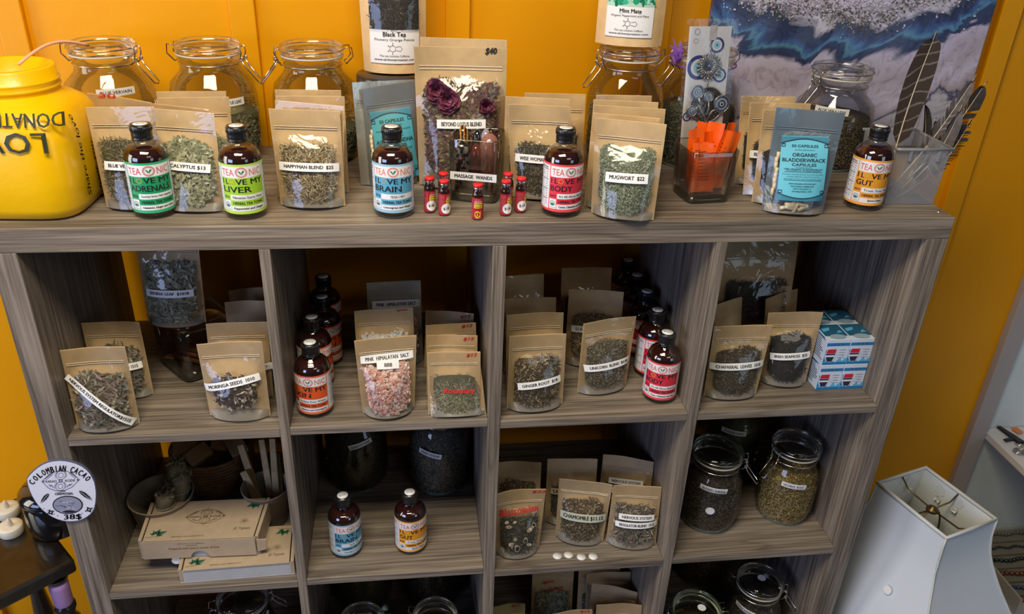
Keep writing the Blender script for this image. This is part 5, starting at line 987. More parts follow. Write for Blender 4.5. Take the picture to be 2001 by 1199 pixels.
for cx_, cy_ in ((520, 893), (1080, 855)):
    disc(m, lambda x, y: SF(cx_ + x, cy_ - y), 0, 0, 34, 30, BLACK, 10, .4)
    for a in (0, 1.57, 3.14, 4.71): disc(m, lambda x, y: SF(cx_ + x, cy_ - y), 46 * math.cos(a + .5), 34 * math.sin(a + .5), 12, 9, BLACK, 8)
    sl = 1 if cx_ < 600 else -1
    for k in (-2, -1, 1, 2): disc(m, lambda x, y: SF(cx_ + x, cy_ - y), 50 * k, -26 * k * sl, 9, 5, BLACK, 6)
m.build('lettering', sg)
# ================================================================ second row, left cubby
Z = S2[0]; CARD = plain('brown_carton', (.40, .31, .215), .7, bump=.15, bscale=300, var=.06, vscale=50); CARDI = plain('grey_white_carton', (.42, .43, .46), .65, var=.05, vscale=40); BRI = plain('brown_print', (.11, .055, .02), .6); GRI = plain('green_leaf_print', (.02, .10, .05), .6)
def mailer(label, c4, z0, zt, flap=True, prints=True, nm='carton_box'):
    FL, FR, BR2_, BL2_ = [A([p[0], p[1], 0.]) for p in c4]; o = (FL + FR + BR2_ + BL2_) / 4
    r = thing(nm, label, 'box', (o[0], o[1], z0), 'kraft cacao boxes')
    def P(u, v, z): q = (FL * (1 - u) + FR * u) * (1 - v) + (BL2_ * (1 - u) + BR2_ * u) * v; return A([q[0], q[1], z])
    m = MB(); t = .012
    # tray: bottom and four double walls, sunken lid
    m.hexa([P(0, 0, z0), P(1, 0, z0), P(0, 1, z0), P(1, 1, z0), P(0, 0, z0 + .003), P(1, 0, z0 + .003), P(0, 1, z0 + .003), P(1, 1, z0 + .003)], CARDI)
    ht = zt - .004
    for (u0, v0, u1, v1, h_) in ((0, 0, .03, 1, zt + .001), (.97, 0, 1, 1, zt + .001), (.03, 0, .97, .04, ht), (.03, .96, .97, 1, ht)):
        m.hexa([P(u0, v0, z0 + .003), P(u1, v0, z0 + .003), P(u0, v1, z0 + .003), P(u1, v1, z0 + .003), P(u0, v0, h_), P(u1, v0, h_), P(u0, v1, h_), P(u1, v1, h_)], CARD if h_ > ht else CARDI)
    tr_ = m.build('tray', r, bevel=.0008)
    m = MB(); m.hexa([P(.04, -.02, zt - .0035), P(.96, -.02, zt - .0035), P(.04, 1, zt - .0035), P(.96, 1, zt - .0035), P(.04, -.02, zt), P(.96, -.02, zt), P(.04, 1, zt), P(.96, 1, zt)], CARD)
    ld = m.build('lid', r, bevel=.0006)
    if flap:
        m = MB(); fh = (zt - z0) * .96; cut = [(.42, fh), (.425, fh * .90), (.44, fh * .76), (.465, fh * .66), (.50, fh * .62), (.535, fh * .66), (.56, fh * .76), (.575, fh * .90), (.58, fh)]
        def Fp(u, d, o_): return P(-.002 + 1.0 * u, -.055 - o_, zt - d * .97)
        pts = [(0.03, 0), (.03, fh)] + cut + [(.975, fh), (.975, 0)]
        for k in range(len(pts)): pass
        top = [(u, 0) for u, d in pts]; cols = sorted(set([u for u, d in pts])); dep = {}
        for u, d in pts: dep[u] = max(dep.get(u, 0), d)
        for a, b in zip(cols[:-1], cols[1:]): m.hexa([Fp(a, dep[a], .0), Fp(b, dep[b], .0), Fp(a, dep[a], -.012), Fp(b, dep[b], -.012), Fp(a, 0, 0), Fp(b, 0, 0), Fp(a, 0, -.012), Fp(b, 0, -.012)], CARD)
        fl_ = m.build('front_flap', ld)
        m = MB(); m.hexa([P(.985, -.05, zt - .034), P(1.06, -.03, zt - .032), P(.985, -.03, zt - .034), P(1.06, -.01, zt - .032), P(.985, -.05, zt - .004), P(1.075, -.03, zt - .006), P(.985, -.03, zt - .004), P(1.075, -.01, zt - .006)], CARD); m.build('side_flap', ld, bevel=.001)
        m = MB(); ft = lambda x, y: Fp(x, y, .004); g_ = lambda x, y: ft(x, fh * .5 - y)
        text(m, '100 % Pure, no additives', g_, .44, fh * .34, .22, fh * .06, BRI, .01); text(m, 'Artesanal', g_, .44, fh * .24, .09, fh * .05, BRI, .01); text(m, 'Prepared with love in aroma of love', g_, .46, fh * .06, .42, fh * .15, BRI, .0, shear=.15); m.build('lettering', fl_)
    if prints:
        m = MB(); Wb = np.linalg.norm(FR - FL); Db = np.linalg.norm(BL2_ - FL); T = lambda x, y: P(x / Wb, y / Db, zt + .0004)
        logo(m, T, Wb * .50, Db * .56, Wb * .165, BRI, .020)
        text(m, 'El Tejedo', T, Wb * .84, Db * .20, Wb * .14, Db * .085, BRI, .0, shear=.3); disc(m, T, Wb * .84, Db * .40, Wb * .012, Wb * .012, BRI, 10, .5)
        for k in range(14): a = 2 * math.pi * k / 14; line2(m, T, [(Wb * .84 + .003 * math.cos(a), Db * .40 + .003 * math.sin(a)), (Wb * .84 + .0085 * math.cos(a), Db * .40 + .0085 * math.sin(a))], .0004, BRI)
        text(m, 'CEREMONIAL CACAO LABORATORY CO', T, Wb * .40, Db * .06, Wb * .27, Db * .03, BRI, .0)
        for cx_, cy_, f in ((Wb * .13, Db * .12, 1), (Wb * .90, Db * .86, -1)):
            for an, l in ((.5, .020), (1.2, .017), (2.0, .014), (-.1, .012), (2.7, .012)):
                an = an + (math.pi if f < 0 else 0); d = A([math.cos(an), math.sin(an)]); s_ = A([-d[1], d[0]]); c = A([cx_, cy_]); poly2(m, T, [tuple(c + d * .002), tuple(c + d * l * .4 + s_ * l * .26), tuple(c + d * l), tuple(c + d * l * .4 - s_ * l * .26)], GRI)
            line2(m, T, [(cx_ - .015, cy_ - .006 * f), (cx_ + .012, cy_ - .002 * f), (cx_ + .018, cy_ + .010 * f)], .0008, GRI)
        m.build('print', ld)
    return r
mailer('lower carton box sticking out to the right under the lettered cacao box', [(.160, .013), (.366, .018), (.360, .115), (.154, .112)], Z + .0004, Z + .0345, flap=False)
ubx = mailer('upper carton cacao box with a notched front flap and printed emblem', [(.089, .046), (.303, .041), (.311, .145), (.086, .148)], Z + .0360, Z + .080)
bp = aty((345, 1097), .0445); m = MB(); disc(m, lambda x, y: A([bp[0] + x, .0442, bp[2] + y]), 0, .003, .0085, .0085, WHITE, 20); m.build('round_sticker', ubx)
BOWL = plain('grey_beige_cup', (.24, .20, .15), .55)
def bowl(label, c, r, h, seg=36):
    m = MB(); m.lathe([(0, .001), (r * .72, 0), (r * .76, .004), (r, h), (r * 1.03, h + .001), (r * 1.0, h + .0025), (r * .965, h), (r * .73, .008), (0, .006)], BOWL, seg, (c[0], c[1], Z + .0004)); return tag(m.build('cup', loc=(c[0], c[1], Z)), label, 'cup')
bL = atz((314, 965), Z + .088); bR = atz((518, 952), Z + .088); bowl('wide beige paper cup holding the tied herb bundles', bL, .060, .088); bowl('beige paper cup holding the pale wood sticks', (min(bR[0], .322), bR[1] + .004), .046, .088)
WRAP = plain('dried_leaf_bundle', (.17, .14, .085), .8, bump=.9, bscale=90, var=.4, vscale=60); STR = plain('pale_string', (.40, .40, .34), .7)
def bundle(label, p0, p1, r):
    a, b = A(p0), A(p1); m = MB(); n = 10; m.tube([a + (b - a) * k / n for k in range(n + 1)], r, WRAP, 14, taper=[.7, .95] + [1 + .05 * math.sin(k * 2.1) for k in range(n - 2)] + [.85]); o = m.build('herb_bundle', loc=a); tag(o, label, 'herb bundle', 'tied herb bundles in the left cup')
    ax = unit(b - a); s1 = unit(np.cross(ax, [0, 0, 1]) + 1e-6); s2 = np.cross(ax, s1); m = MB()
    for f in (.25, .45, .5, .72): m.tube([a + (b - a) * (f + .03 * math.sin(t)) + (s1 * math.cos(t) + s2 * math.sin(t)) * r * 1.07 for t in [2 * math.pi * k / 20 for k in range(20)]], .0009, STR, 5, closed=True)
    m.build('string', o)
    P = [b + s1 * rnd.uniform(-1, 1) * r * .8 + s2 * rnd.uniform(-1, 1) * r * .8 + ax * rnd.uniform(-.002, .006) for k in range(90)]; m = MB(); scatter(m, P, [s1] * 90, .014, .003, herb('bundle_tip', [(.20, .16, .09), (.13, .12, .07), (.3, .25, .15)]), tilt=1.2); m.build('leaf_tips', o, kind='stuff')
bundle('tallest tied herb bundle, upright in the left cup', (bL[0] + .010, bL[1] + .018, Z + .012), atz((345, 903), Z + .150), .0185)
bundle('right tied herb bundle in the left cup', (bL[0] + .022, bL[1] - .010, Z + .012), atz((353, 925), Z + .128), .018)
bundle('short front tied herb bundle in the left cup', (bL[0] + .004, bL[1] - .024, Z + .012), atz((322, 962), Z + .112), .017)
PALO = plain('pale_holy_wood', (.42, .30, .14), .65, bump=.4, bscale=60, var=.25, vscale=40)
for i, (pa, pb, z1, w_, lab_) in enumerate((((517, 960), (470, 868), .150, .008, 'leftmost tall wood stick leaning left'), ((500, 965), (476, 920), .105, .009, 'short wood stick leaning against the cup rim'), ((524, 950), (511, 858), .160, .007, 'upright wood stick left of centre'), ((538, 950), (532, 856), .165, .007, 'upright wood stick right of centre'), ((550, 945), (541, 885), .125, .006, 'shorter wood stick leaning right'))):
    c_ = A([min(bR[0], .322), bR[1] + .004, Z + .010]); a = c_ + A([(i - 2) * .010 + .008, rnd.uniform(-.010, .010), 0]); b = atz(pb, Z + z1); ax = unit(b - a); s1 = unit(np.cross(ax, [0, 1, .1])); s2 = np.cross(ax, s1); m = MB()
    m.hexa([a - s1 * w_ - s2 * w_ * .6, a + s1 * w_ - s2 * w_ * .6, a - s1 * w_ + s2 * w_ * .6, a + s1 * w_ + s2 * w_ * .6, b - s1 * w_ * .8 - s2 * w_ * .5, b + s1 * w_ * .9 - s2 * w_ * .6, b - s1 * w_ * .9 + s2 * w_ * .6, b + s1 * w_ * .8 + s2 * w_ * .5], PALO); o = m.build('wood_stick', loc=a, bevel=.0012); tag(o, lab_ + ' in the right beige cup', 'wood stick', 'wood sticks in the right cup')
bs = (.170, .304); BK = plain('woven_brown_fibre', (.17, .085, .025), .8, bump=1, bscale=160, var=.35, vscale=70); m = MB()
bkt = thing('woven_basket', 'low round woven basket at the back of the left middle cubby', 'basket', (bs[0], bs[1], Z))
for k in range(13):
    m = MB(); r = .058 + .022 * math.sin(min(1, k / 8) * 1.57); zz = Z + .0045 + .0075 * k; m.tube([((bs[0] + (r + .0010 * math.sin(28 * t)) * math.cos(t)), bs[1] + (r + .001 * math.sin(28 * t)) * math.sin(t), zz) for t in [2 * math.pi * j / 56 for j in range(56)]], .0046, BK, 6, closed=True); m.build('coil', bkt)
m = MB(); m.lathe([(0, .002), (.058, .003)], BK, 24, (bs[0], bs[1], Z)); m.build('basket_bottom', bkt)
WRP = plain('folded_kraft_packet', (.30, .20, .09), .6)
for k in range(5):
    c = A([bs[0] + (-.055, -.02, .02, .055, .0)[k], bs[1] + (.0, -.03, .01, -.02, .04)[k], Z + .088 + .006 * k]); m = MB(); an = .7 * k; R = [[math.cos(an), -math.sin(an), 0], [math.sin(an) * .8, math.cos(an) * .8, -.5], [math.sin(an) * .5, math.cos(an) * .5, .86]]
    m.box((-.026, -.018, -.007), (.026, .018, .007), WRP, R, c); tag(m.build('paper_packet', loc=c, bevel=.003), ['brown paper packet at the left side of the woven basket', 'brown paper packet at the front of the woven basket', 'brown paper packet in the middle of the woven basket', 'brown paper packet at the right side of the woven basket', 'brown paper packet at the back of the woven basket'][k], 'packet', 'paper packets in the basket')
# ================================================================ second row, second cubby
Z = S2[1]
put_bottle('blue', 'dark tonic bottle with the blue label in the middle-row second cubby', Z, (679, 1092), turn=20, group='tonic bottles in the middle row')
put_bottle('orange', 'dark tonic bottle with the orange label in the middle-row second cubby', Z, (804, 1085), turn=16, group='tonic bottles in the middle row')
def cj(label, z, c, Rl, Rb, Hh, phi, hk, fill, lab=None, sticker=None, **k):
    f = facing(*c)
    if lab: lab = (lab[0], f + lab[1], lab[2], lab[3], lab[4])
    if sticker: sticker = (f + sticker[0], sticker[1])
    return jar(label, z, c, Rl, Rb, Hh, phi, hk, fill, lab, sticker=sticker, **k)
cj('large dark clamp jar of ginkgo leaf at the back left of its cubby', Z, (.472, .285), .050, .066, .215, math.pi * .72, 'ginkgo', .93, ('GINKGO LEAF', .12, .135, .050, .28))
cj('large clamp jar of grey-green hyssop at the back right of its cubby', Z, (.646, .262), .052, .064, .205, math.pi * .3, 'hyssop', .97, ('ANISE HYSSOP', -.30, .118, .050, -.22))
# ================================================================ second row, third cubby
Z = S2[2]; G6 = 'herb pouches in the middle-row third cubby'
pouch('dark-filled kraft pouch at the back left against the divider', (969, 903), (1058, 903), Z, h=.142, hk='chamomile', fill=.72, cnt=.7, group=G6)
pouch('kraft pouch at the back centre with a half-hidden boxed label', (1070, 897), (1168, 897), Z, h=.146, hk='darkleaf', fill=.62, cnt=.5, group=G6, labels=(((1075, 954), (1130, 955), 'LAVENDER', .0135, {'border': 1, 'mat': KRAFT2}),))
pouch('kraft pouch at the back right with a nervous system label', (1179, 887), (1280, 902), Z, h=.146, hk='nervous', fill=.62, cnt=.4, group=G6, labels=(((1190, 933), (1257, 941), 'NERVOUS SYSTEM', .0115, {}), ((1184, 948), (1262, 958), 'REGULATOR BLEND', .0105, {})))
def slices(root, surf, base, nf, up, e, pm, *r):
    m = MB(); RD = plain('cream_slice', (.70, .60, .42), .7); RK = plain('slice_rind', (.40, .25, .13), .7)
    for k in range(16):
        u, v = rnd.uniform(.22, .80), rnd.uniform(.14, .58); C = surf(u, v, .0004, .94); an = rnd.uniform(0, 3.1); a_, b_ = rnd.uniform(.004, .008), rnd.uniform(.003, .006); f = lambda x, y, o=0: C + nf * (.0006 * (k % 3) + o) + e * (x * math.cos(an) - y * math.sin(an)) + up * (x * math.sin(an) + y * math.cos(an))
        disc(m, f, 0, 0, a_, b_, RK if k % 3 == 0 else RD, 14); disc(m, lambda x, y: f(x, y, .0003), 0, 0, a_ * .75, b_ * .75, RD if k % 3 == 0 else (H['blackleaf'][0] if k % 3 == 1 else RD), 12)
    m.build('dried_slices', root, kind='stuff')
pouch('front left pouch of dark bark and pale slices lettered in red', (966, 966), (1067, 955), Z, (968, 1080), (1053, 1068), hk='darkleaf', fill=.62, T=.028, lean=7, arch=.009, group=G6, extra=slices, writing=(((1040, 962), (1066, 959), '$22', .0055), ((975, 1001), (1050, 989), 'Blossomion', .0125)))
pouch('front centre pouch of brown chamomile heads with a boxed handwritten label', (1093, 935), (1197, 947), Z, (1085, 1046), (1178, 1057), hk='chamomile', fill=.72, T=.024, group=G6, labels=(((1095, 997), (1184, 1007), 'CHAMOMILE $11.12', .0155, {'border': 1, 'bold': .03, 'tw': .86, 'mat': plain('greyish_label', (.50, .52, .42), .5), 'th': .55}),))
pouch('front right pouch of dried roots with two stacked label strips', (1199, 948), (1302, 951), Z, (1184, 1057), (1281, 1062), hk='nervous', fill=.70, T=.024, group=G6, labels=(((1208, 1000), (1277, 1004), 'NERVOUS SYSTEM', .0115, {}), ((1201, 1013), (1283, 1016), 'REGULATOR BLEND  1515', .0115, {})))
for i, (px, w_) in enumerate((((1089, 1086), 'leftmost'), ((1111, 1084), 'second from left'), ((1136, 1088), 'third from left'), ((1159, 1087), 'rightmost'))):
    p = atz(px, Z); m = MB(); m.lathe([(0, 0), (.0090, 0), (.0090, .0008), (0, .0008)], WHITE, 24, (p[0], p[1], Z + .0003)); tag(m.build('round_sticker', loc=(p[0], p[1], Z)), w_ + ' of the four white round stickers on the shelf edge', 'sticker', 'white round stickers on the shelf')
# ================================================================ second row, right cubby
Z = S2[3]
cj('clamp jar of dark brown blessed thistle with a pale green lid', Z, (1.200, .110), .050, .062, .182, -.45, 'thistle', .95, ('BLESSED THISTLE', .10, .118, .056, -.06), (.10, .070), rimmat=GLASSG)
cj('clamp jar of golden licorice root right of the blessed thistle jar', Z, (1.370, .118), .048, .060, .182, math.pi + .35, 'licorice', .86, ('LICORICE  ROOT', .25, .110, .050, -.05))
cj('dark clamp jar of yarrow hidden behind the two front jars', Z, (1.305, .275), .050, .064, .200, math.pi, 'olive', .93, ('YARROW', .05, .132, .055, -.05))
# ================================================================ third row
Z = S3[0]
cj('very dark clamp jar with a slanted label strip in the lower left cubby', Z, (.238, .105), .050, .064, .215, .3, 'ginkgo', .95, ('HORSETAIL', .62, .160, .060, .75))
Z = S3[1]
cj('olive-green clamp jar at the back left of the lower second cubby', Z, (.470, .275), .052, .066, .235, 1.9, 'olive', .95)
cj('clamp jar of dark chips with a curved label in the lower second cubby', Z, (.628, .270), .050, .062, .225, 1.6, 'thistle', .95, ('VALERIAN ROOT', -.05, .135, .052, -.04))
cj('clamp jar at the front left of the lower second cubby, only its lid in view', Z, (.478, .062), .046, .055, .170, math.pi, 'thistle', .8)
cj('clamp jar at the front right of the lower second cubby, blue glints on its lid', Z, (.628, .060), .046, .055, .172, -.3, 'thistle', .8)
m = MB(); sp0 = atz((733, 1195), Z + .15); sp1 = atz((755, 1186), Z + .17); SPM = plain('green_grey_scoop', (.20, .26, .20), .4); m.tube([sp0, sp0 * .4 + sp1 * .6, sp1], .003, SPM, 8, taper=[.7, 1, 2.4]); 
tag(m.build('scoop_handle', loc=sp0), 'small green-grey scoop handle standing between the lower jars', 'scoop')
Z = S3[2]; G7 = 'herb pouches in the lower third cubby'
def tbag(label, a, b, **k): return pouch(label, a, b, Z, **dict(h=.148, group=G7, **k))
tbag('pouch lettered in red at the back of the lower third cubby', (1041, 1108), (1122, 1106), hk='sage', fill=.6, cnt=.5, writing=(((1061, 1138), (1083, 1134), 'Boy', .007), ((1064, 1151), (1100, 1143), 'leaves', .007)))
tbag('brown pouch half hidden behind the right row of the lower third cubby', (1134, 1122), (1215, 1117), push=.015, hk='nervous', cnt=.2)
tbag('third kraft pouch from the front in the right row of the lower third cubby', (1147, 1121), (1233, 1117), hk='nervous', fill=.74, cnt=.5)
tbag('second kraft pouch from the front in the right row, its top slanting', (1157, 1139), (1250, 1156), hk='nervous', cnt=.2)
tbag('front kraft pouch of the right row at the bottom of the picture', (1166, 1181), (1259, 1181), hk='nervous', cnt=.1)
tbag('pale kraft pouch with a red fifteen-dollar price at the bottom edge', (1080, 1199), (1157, 1190), hk='nervous', cnt=.1, writing=(((1134, 1196), (1152, 1193), '$15', .006),))
tbag('yellow-brown envelope with a red price in the lower third cubby', (964, 1185), (1026, 1178), hk='nervous', cnt=.1, film=None, writing=(((1000, 1185), (1016, 1184), '$7', .005),), sheet=plain('yellow_manila', (.42, .31, .08), .6))
Z = S3[3]; c2 = atz((1487, 1129), Z + .178); c1 = atz((1366, 1192), Z + .165)
cj('clamp jar with a white sticker on its lid, right in the lower right cubby', Z, (c2[0], c2[1]), .050, .060, .178, -.5, 'thistle', .85, ('YERBA SANTA', -.35, .120, .050, -.1), lidsticker=(.004, .004))
cj('clamp jar with a pale lid sticker at the bottom left of the lower right cubby', Z, (c1[0], c1[1] + .01), .052, .058, .165, math.pi, 'amberleaf', .9, lidsticker=(.01, 0), rimmat=GLASSG)
cj('amber-leaf clamp jar at the back of the lower right cubby', Z, (1.300, .285), .052, .066, .215, math.pi, 'amberleaf', .95)
cj('olive clamp jar at the back left corner of the lower right cubby', Z, (1.163, .290), .050, .060, .205, 1.5, 'olive', .95)
# ================================================================ stool with black jar and tea lights
DKW = plain('black_brown_lacquer', (.012, .009, .007), .28, coat=.4, var=.5, vscale=40); PURP = plain('lilac_wrap', (.38, .24, .56), .6, bump=.4, bscale=80)
zt_ = .75; k1 = atz((146, 1092), zt_); k0 = atz((-60, 1196), zt_); ks = unit(k1 - k0); kn = A([-ks[1], ks[0], 0]); k2 = k1 + kn * .26; k3 = k1 - ks * .42 + kn * .26; k4 = k1 - ks * .42
k1[0] = min(k1[0], -.012)
for q in (k2, k3): q[1] = min(q[1], .40)
stool = thing('wooden_stool', 'black lacquered wooden stool left of the bookshelf', 'stool', ((k1 + k3)[0] / 2, (k1 + k3)[1] / 2, 0))
m = MB(); m.hexa([k4 - A([0, 0, .032]), k1 - A([0, 0, .032]), k3 - A([0, 0, .032]), k2 - A([0, 0, .032]), k4, k1, k3, k2], DKW); m.build('stool_top', stool, bevel=.006)
for q, sx, sy in ((k1, -1, 1), (k2, -1, -1), (k3, 1, -1), (k4, 1, 1)):
    c = q + (A([(k1 + k3)[0] / 2, (k1 + k3)[1] / 2, 0]) - A([q[0], q[1], 0])) * .16; m = MB()
    prof = [(.0, 0), (.012, 0), (.016, .30), (.020, .45), (.014, .52), (.022, .56), (.022, .60), (.014, .615), (.020, .632), (.020, .64), (.012, .645), (.012, .70), (.020, .708), (.022, .717)]
    m.lathe(prof, DKW, 20, (c[0], c[1], 0)); lg = m.build('leg', stool)
    if q is k1: m = MB(); m.lathe([(.0165, .645), (.0175, .65), (.0172, .67), (.018, .69), (.017, .702), (.0125, .703)], PURP, 20, (c[0], c[1], 0)); m.build('lilac_wrap', lg)
bj = atz((104, 1062), zt_); bc = (bj[0] - .004, bj[1] + .052); BLK = plain('glossy_black_ceramic', (.006, .006, .008), .12, coat=.8)
b_ = thing('black_jar', 'glossy black lidded ceramic jar on the stool behind the price sign', 'jar', (bc[0], bc[1], zt_))
m = MB(); m.lathe([(0, .001), (.046, .001), (.052, .008), (.055, .035), (.053, .07), (.046, .082)], BLK, 40, (bc[0], bc[1], zt_)); m.build('jar_body', b_)
m = MB(); m.lathe([(.046, .0825), (.056, .083), (.058, .088), (.056, .096), (.046, .106), (.025, .112), (0, .1135)], BLK, 40, (bc[0], bc[1], zt_)); m.build('lid', b_)
TLW = plain('tealight_white', (.66, .65, .58), .4); FLM = plain('tealight_flame_bulb', (.60, .52, .44), .35)
for px, lab_ in (((12, 1012), 'rear battery tea light at the left edge of the stool'), ((19, 1048), 'front battery tea light at the left edge of the stool')):
    p = atz(px, zt_); c = (p[0], p[1] + .012, zt_ + .0004); r = thing('tea_light', lab_, 'candle', c, 'tea lights on the stool'); m = MB(); m.lathe([(0, 0), (.0215, 0), (.0222, .001), (.0222, .0165), (.0212, .0185), (.012, .0172), (0, .0172)], TLW, 32, c); m.build('case', r); m = MB(); m.lathe([(.0050, .0172), (.0056, .023), (.0040, .030), (.0012, .0355), (0, .036)], FLM, 16, c); m.build('flame_bulb', r)
# ================================================================ lampshade
SHD = plain('cream_silk_shade', (.62, .69, .78), .6, bump=.12, bscale=300); SHI = plain('shade_lining', (.74, .78, .78), .6, bump=.15, bscale=120); PIPE = plain('shade_piping', (.60, .62, .60), .6); BRS = plain('aged_brass', (.16, .11, .045), .35, metal=.8)
zs = .80; cr = [atz(p, zs) for p in ((1712, 945), (1808, 912), (1948, 1015), (1852, 1048))]; ce = sum(cr) / 4; ux = unit((cr[1] - cr[0]) + (cr[2] - cr[3])); ux[2] = 0; uy = A([-ux[1], ux[0], 0]); ax_ = np.linalg.norm((cr[1] - cr[0] + cr[2] - cr[3]) / 2) / 2; ay_ = np.linalg.norm((cr[0] - cr[3] + cr[1] - cr[2]) / 2) / 2
lamp = thing('table_lamp', 'white square bell lampshade with torn lining beside the bookshelf', 'lamp', (ce[0], ce[1], .0))
kh = [(0, 1.0), (.05, 1.03), (.085, 1.10), (.12, 1.23), (.17, 1.47), (.22, 1.76), (.28, 2.05), (.36, 2.3)]
def kk(h): return float(np.interp(h, [a for a, b in kh], [b for a, b in kh]))
def sh(cx_, cy_, h, ins=0): k = kk(h); return ce + ux * cx_ * (ax_ * k - ins) + uy * cy_ * (ay_ * k - ins) * (1 if True else 1) - A([0, 0, h])
for (a, b) in (((-1, -1), (1, -1)), ((1, -1), (1, 1)), ((1, 1), (-1, 1)), ((-1, 1), (-1, -1))):
    m = MB(); g_ = lambda u, v, i=0: sh(a[0] + (b[0] - a[0]) * u, a[1] + (b[1] - a[1]) * u, .36 * v, i + .006 * v * math.sin(math.pi * u) * (1 if i == 0 else 1)); m.grid(lambda u, v: g_(u, v), 8, 20, SHD); m.grid(lambda u, v: g_(u, v, .0022), 8, 20, SHI); m.build('shade_panel', lamp)
for c in ((-1, -1), (1, -1), (1, 1), (-1, 1)): m = MB(); m.tube([sh(c[0], c[1], .36 * k / 16, -.0008) for k in range(17)], .0022, PIPE, 6); m.build('corner_piping', lamp)
m = MB(); m.tube([sh(*c, 0) for c in ((-1, -1), (0, -1), (1, -1), (1, 0), (1, 1), (0, 1), (-1, 1), (-1, 0))], .0042, PIPE, 8, closed=True); m.build('top_piping', lamp)
hub = ce - A([0, 0, .024]); m = MB()
for c in ((-1, 0), (1, 0), (0, -1), (0, 1)): e_ = sh(c[0], c[1], .004, .003); m.tube([e_, e_ * .75 + hub * .25 - A([0, 0, .012]), hub], .0018, BRS, 6)
m.lathe([(0, -.004), (.012, -.004), (.013, 0), (.011, .004), (.005, .005), (.005, .008), (0, .009)], BRS, 20, hub); m.build('spider_frame', lamp)
m = MB(); m.tube([hub + A([.045 * math.sin(t) * ux[0], .045 * math.sin(t) * ux[1], -.085 + .085 * math.cos(t)]) for t in np.linspace(-2.7, 2.7, 22)], .0022, BRS, 6); m.build('harp', lamp)
m = MB(); m.lathe([(0, 0), (.09, 0), (.09, .012), (.03, .03), (.014, .06), (.012, .42), (.018, .58), (.018, .62), (0, .62)], BRS, 28, (ce[0], ce[1], 0)); m.build('lamp_base', lamp)
TORN = plain('torn_lining', (.66, .70, .70), .7); HOLE = plain('bare_wire_card', (.25, .17, .12), .8)
m = MB()
def inner(u, h, side, o=0):
    a, b = (((-1, -1), (-1, 1)), ((1, 1), (-1, 1)), ((1, -1), (1, 1)))[side]; return sh(a[0] + (b[0] - a[0]) * u, a[1] + (b[1] - a[1]) * u, h, .004 + o)
for side, u0, h0, s in ((0, .35, .010, .018), (0, .62, .006, .012), (1, .30, .012, .016), (2, .45, .010, .014), (2, .72, .014, .016)):
    pts = [(rnd.uniform(.5, 1.1) * s * math.cos(t), rnd.uniform(.5, 1.1) * s * math.sin(t)) for t in [2 * math.pi * k / 9 for k in range(9)]]
    m.add([inner(u0 + x / .16, h0 + .012 + y, side) for x, y in pts], [list(range(9))], HOLE if s > .015 and side == 0 else TORN); m.add([inner(u0 + x * .7 / .16, h0 + .02 + y * .6 + s * .6, side, .006 + .004 * (k % 2)) for k, (x, y) in enumerate(pts)], [list(range(9))], TORN)
m.build('torn_lining', lamp)
fr0 = sh(-.0, -1, .0); stk = atplane((1737, 1152), sh(-1, 0, .16), unit(np.cross(sh(-1, 1, .16) - sh(-1, -1, .16), sh(-1, 0, .10) - sh(-1, 0, .22)))); nS = unit(np.cross(sh(-1, 1, .16) - sh(-1, -1, .16), sh(-1, 0, .13) - sh(-1, 0, .19))); nS = nS if np.dot(nS, CP - stk) > 0 else -nS
e1 = unit(sh(-1, 1, .16) - sh(-1, -1, .16)); e2 = np.cross(nS, e1)
# ================================================================ white unit with shelf and jewellery on the right
m = MB(); m.box((2.063, -.35, .683), (2.75, WALL, .703), plain('niche_white', (.72, .72, .76), .45)); o = m.build('wall_shelf', loc=(2.063, .0, .683), bevel=.002); tag(o, 'white shelf board in the pale unit at the right', 'shelf')
m = MB(); m.box((2.09, -.35, .285), (2.75, WALL, .305), MATS['niche_white']); o = m.build('wall_shelf', loc=(2.09, 0, .285), bevel=.002); tag(o, 'lower white shelf board carrying the jewellery tray', 'shelf')
TRY = plain('grey_felt', (.17, .16, .13), .9); TRYW = plain('tray_grey_white', (.36, .36, .34), .6)
tx0, tx1, ty0, ty1, tz = 2.105, 2.50, .165, .415, .3055
tr = thing('jewellery_tray', 'grey felt stepped jewellery tray on the lower right shelf', 'tray', (tx0, ty0, tz)); m = MB(); n = 6
m.box((tx0, ty0 - .004, tz), (tx0 + .006, ty1, tz + .055), TRYW); m.box((tx0 + .006, ty0 - .004, tz), (tx1, ty0, tz + .040), TRYW); m.build('tray_frame', tr)
BC = [plain('bead_' + nm, c, .15, coat=.8) for nm, c in (('amber', (.30, .09, .02)), ('navy', (.02, .05, .14)), ('brown', (.12, .03, .012)), ('black', (.012, .018, .025)), ('black', (.01, .01, .012)), ('grey', (.1, .09, .08)))]
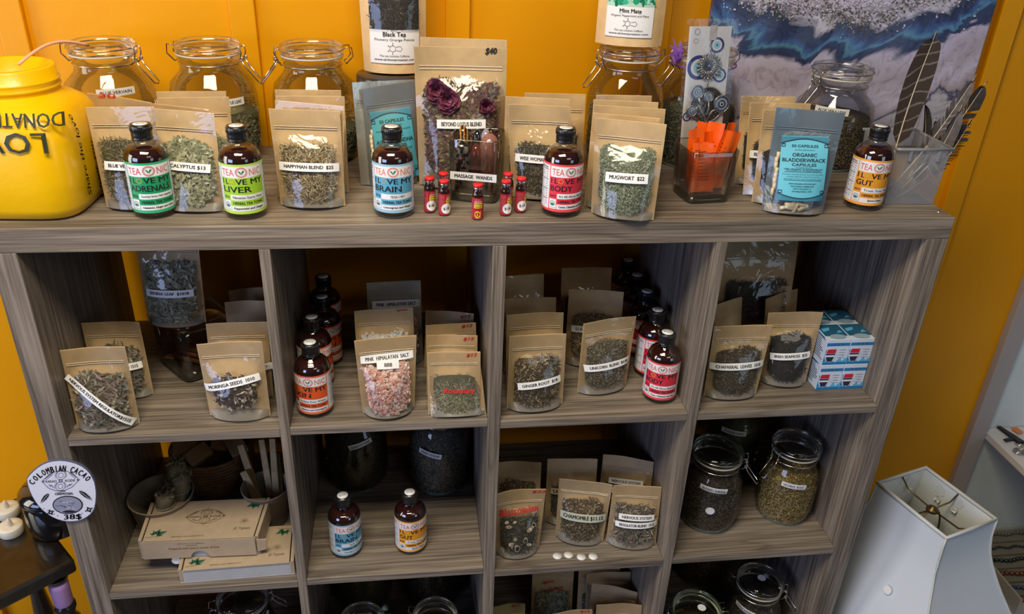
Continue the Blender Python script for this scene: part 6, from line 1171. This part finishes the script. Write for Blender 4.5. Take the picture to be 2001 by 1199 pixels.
for k in range(n):
    y0 = ty0 + .0415 * k; m = MB(); m.box((tx0 + .006, y0, tz), (tx1, y0 + .041, tz + .012 + .006 * k), TRY); m.build('felt_step', tr, bevel=.002)
    zb2 = tz + .0125 + .006 * k; sd = [.007, .0055, .007, .0065, .004, .005][k]; row = [p for p in range(int(.30 / (sd * 1.9)))]
    m = MB(); c0x = tx0 + .02 + (.0 if k else .01); cnt_ = 0
    for j in row:
        x = c0x + j * sd * 1.9
        if x > tx1 - .01: break
        m.lathe([(0, -sd * .9), (sd * .6, -sd * .7), (sd, 0), (sd * .6, sd * .7), (0, sd * .9)], BC[k], 10, (x, y0 + .02 + .003 * math.sin(j), zb2 + sd * .9)); cnt_ += 1
    tag(m.build('bead_bracelet', loc=(c0x, y0 + .02, zb2)), ['amber bead strand in the lowest front row of the tray', 'navy bead strand in the second row of the tray', 'brown bead strand in the third row of the tray', 'black round bead strand in the fourth row of the tray', 'thin black bead strand in the fifth row of the tray', 'grey bead strand at the back of the tray'][k], 'bracelet', 'bead strands in the jewellery tray')
zk = .7035; a = atz((1950, 835), zk); b = atz((1996, 868), zk); LEA = plain('black_leather', (.015, .013, .015), .4)
m = MB(); d = unit(b - a); s_ = A([-d[1], d[0], 0]); kb = thing('key_fob', 'black leather strap key fob with an orange tag on the right shelf', 'key fob', a)
m.hexa([a - s_ * .006, b - s_ * .010, a + s_ * .006, b + s_ * .010, a - s_ * .006 + A([0, 0, .006]), b - s_ * .010 + A([0, 0, .008]), a + s_ * .006 + A([0, 0, .006]), b + s_ * .010 + A([0, 0, .008])], LEA); m.build('strap', kb, bevel=.002)
m = MB(); c = atz((1985, 846), zk); c2_ = c + A([.0, .0, .0085]); m.box((-.012, -.009, 0), (.012, .009, .003), plain('orange_tag', (.80, .22, .05), .4), [[d[0], s_[0], 0], [d[1], s_[1], 0], [0, 0, 1]], c2_); m.build('orange_tag', kb, bevel=.001)
m = MB(); c3 = atz((1968, 862), zk) + A([0, 0, .003]); m.box((-.010, -.005, 0), (.016, .005, .004), LEA, [[s_[0], d[0], 0], [s_[1], d[1], 0], [0, 0, 1]], c3); m.build('loop', kb, bevel=.001)
for px, lab_ in (((1996, 868), 'rear silver ring trinket on the right shelf'), ((1992, 883), 'front silver ring trinket on the right shelf')):
    c = atz(px, zk); m = MB()
    for r in (.013, .0085, .0045): m.tube([(c[0] + r * 1.2 * math.cos(t), c[1] + r * math.sin(t), zk + .0025) for t in [2 * math.pi * j / 18 for j in range(18)]], .0018, METAL, 6, closed=True)
    tag(m.build('silver_trinket', loc=c), lab_, 'jewellery', 'silver trinkets on the right shelf')
# lamp sticker
m = MB(); fS = lambda x, y, o=.0006: stk + e1 * x + e2 * y + nS * (o + .0045); disc(m, fS, 0, 0, .0092, .0092, WHITE); m.build('round_sticker', lamp)
if globals().get('DEBUG'):
    for r in NB: print('NB', r[0], '%.3f %.3f' % (r[1], r[2]), 'topY %.3f' % max(r[3][1], r[4][1]), 'botY %.3f' % r[5][1])
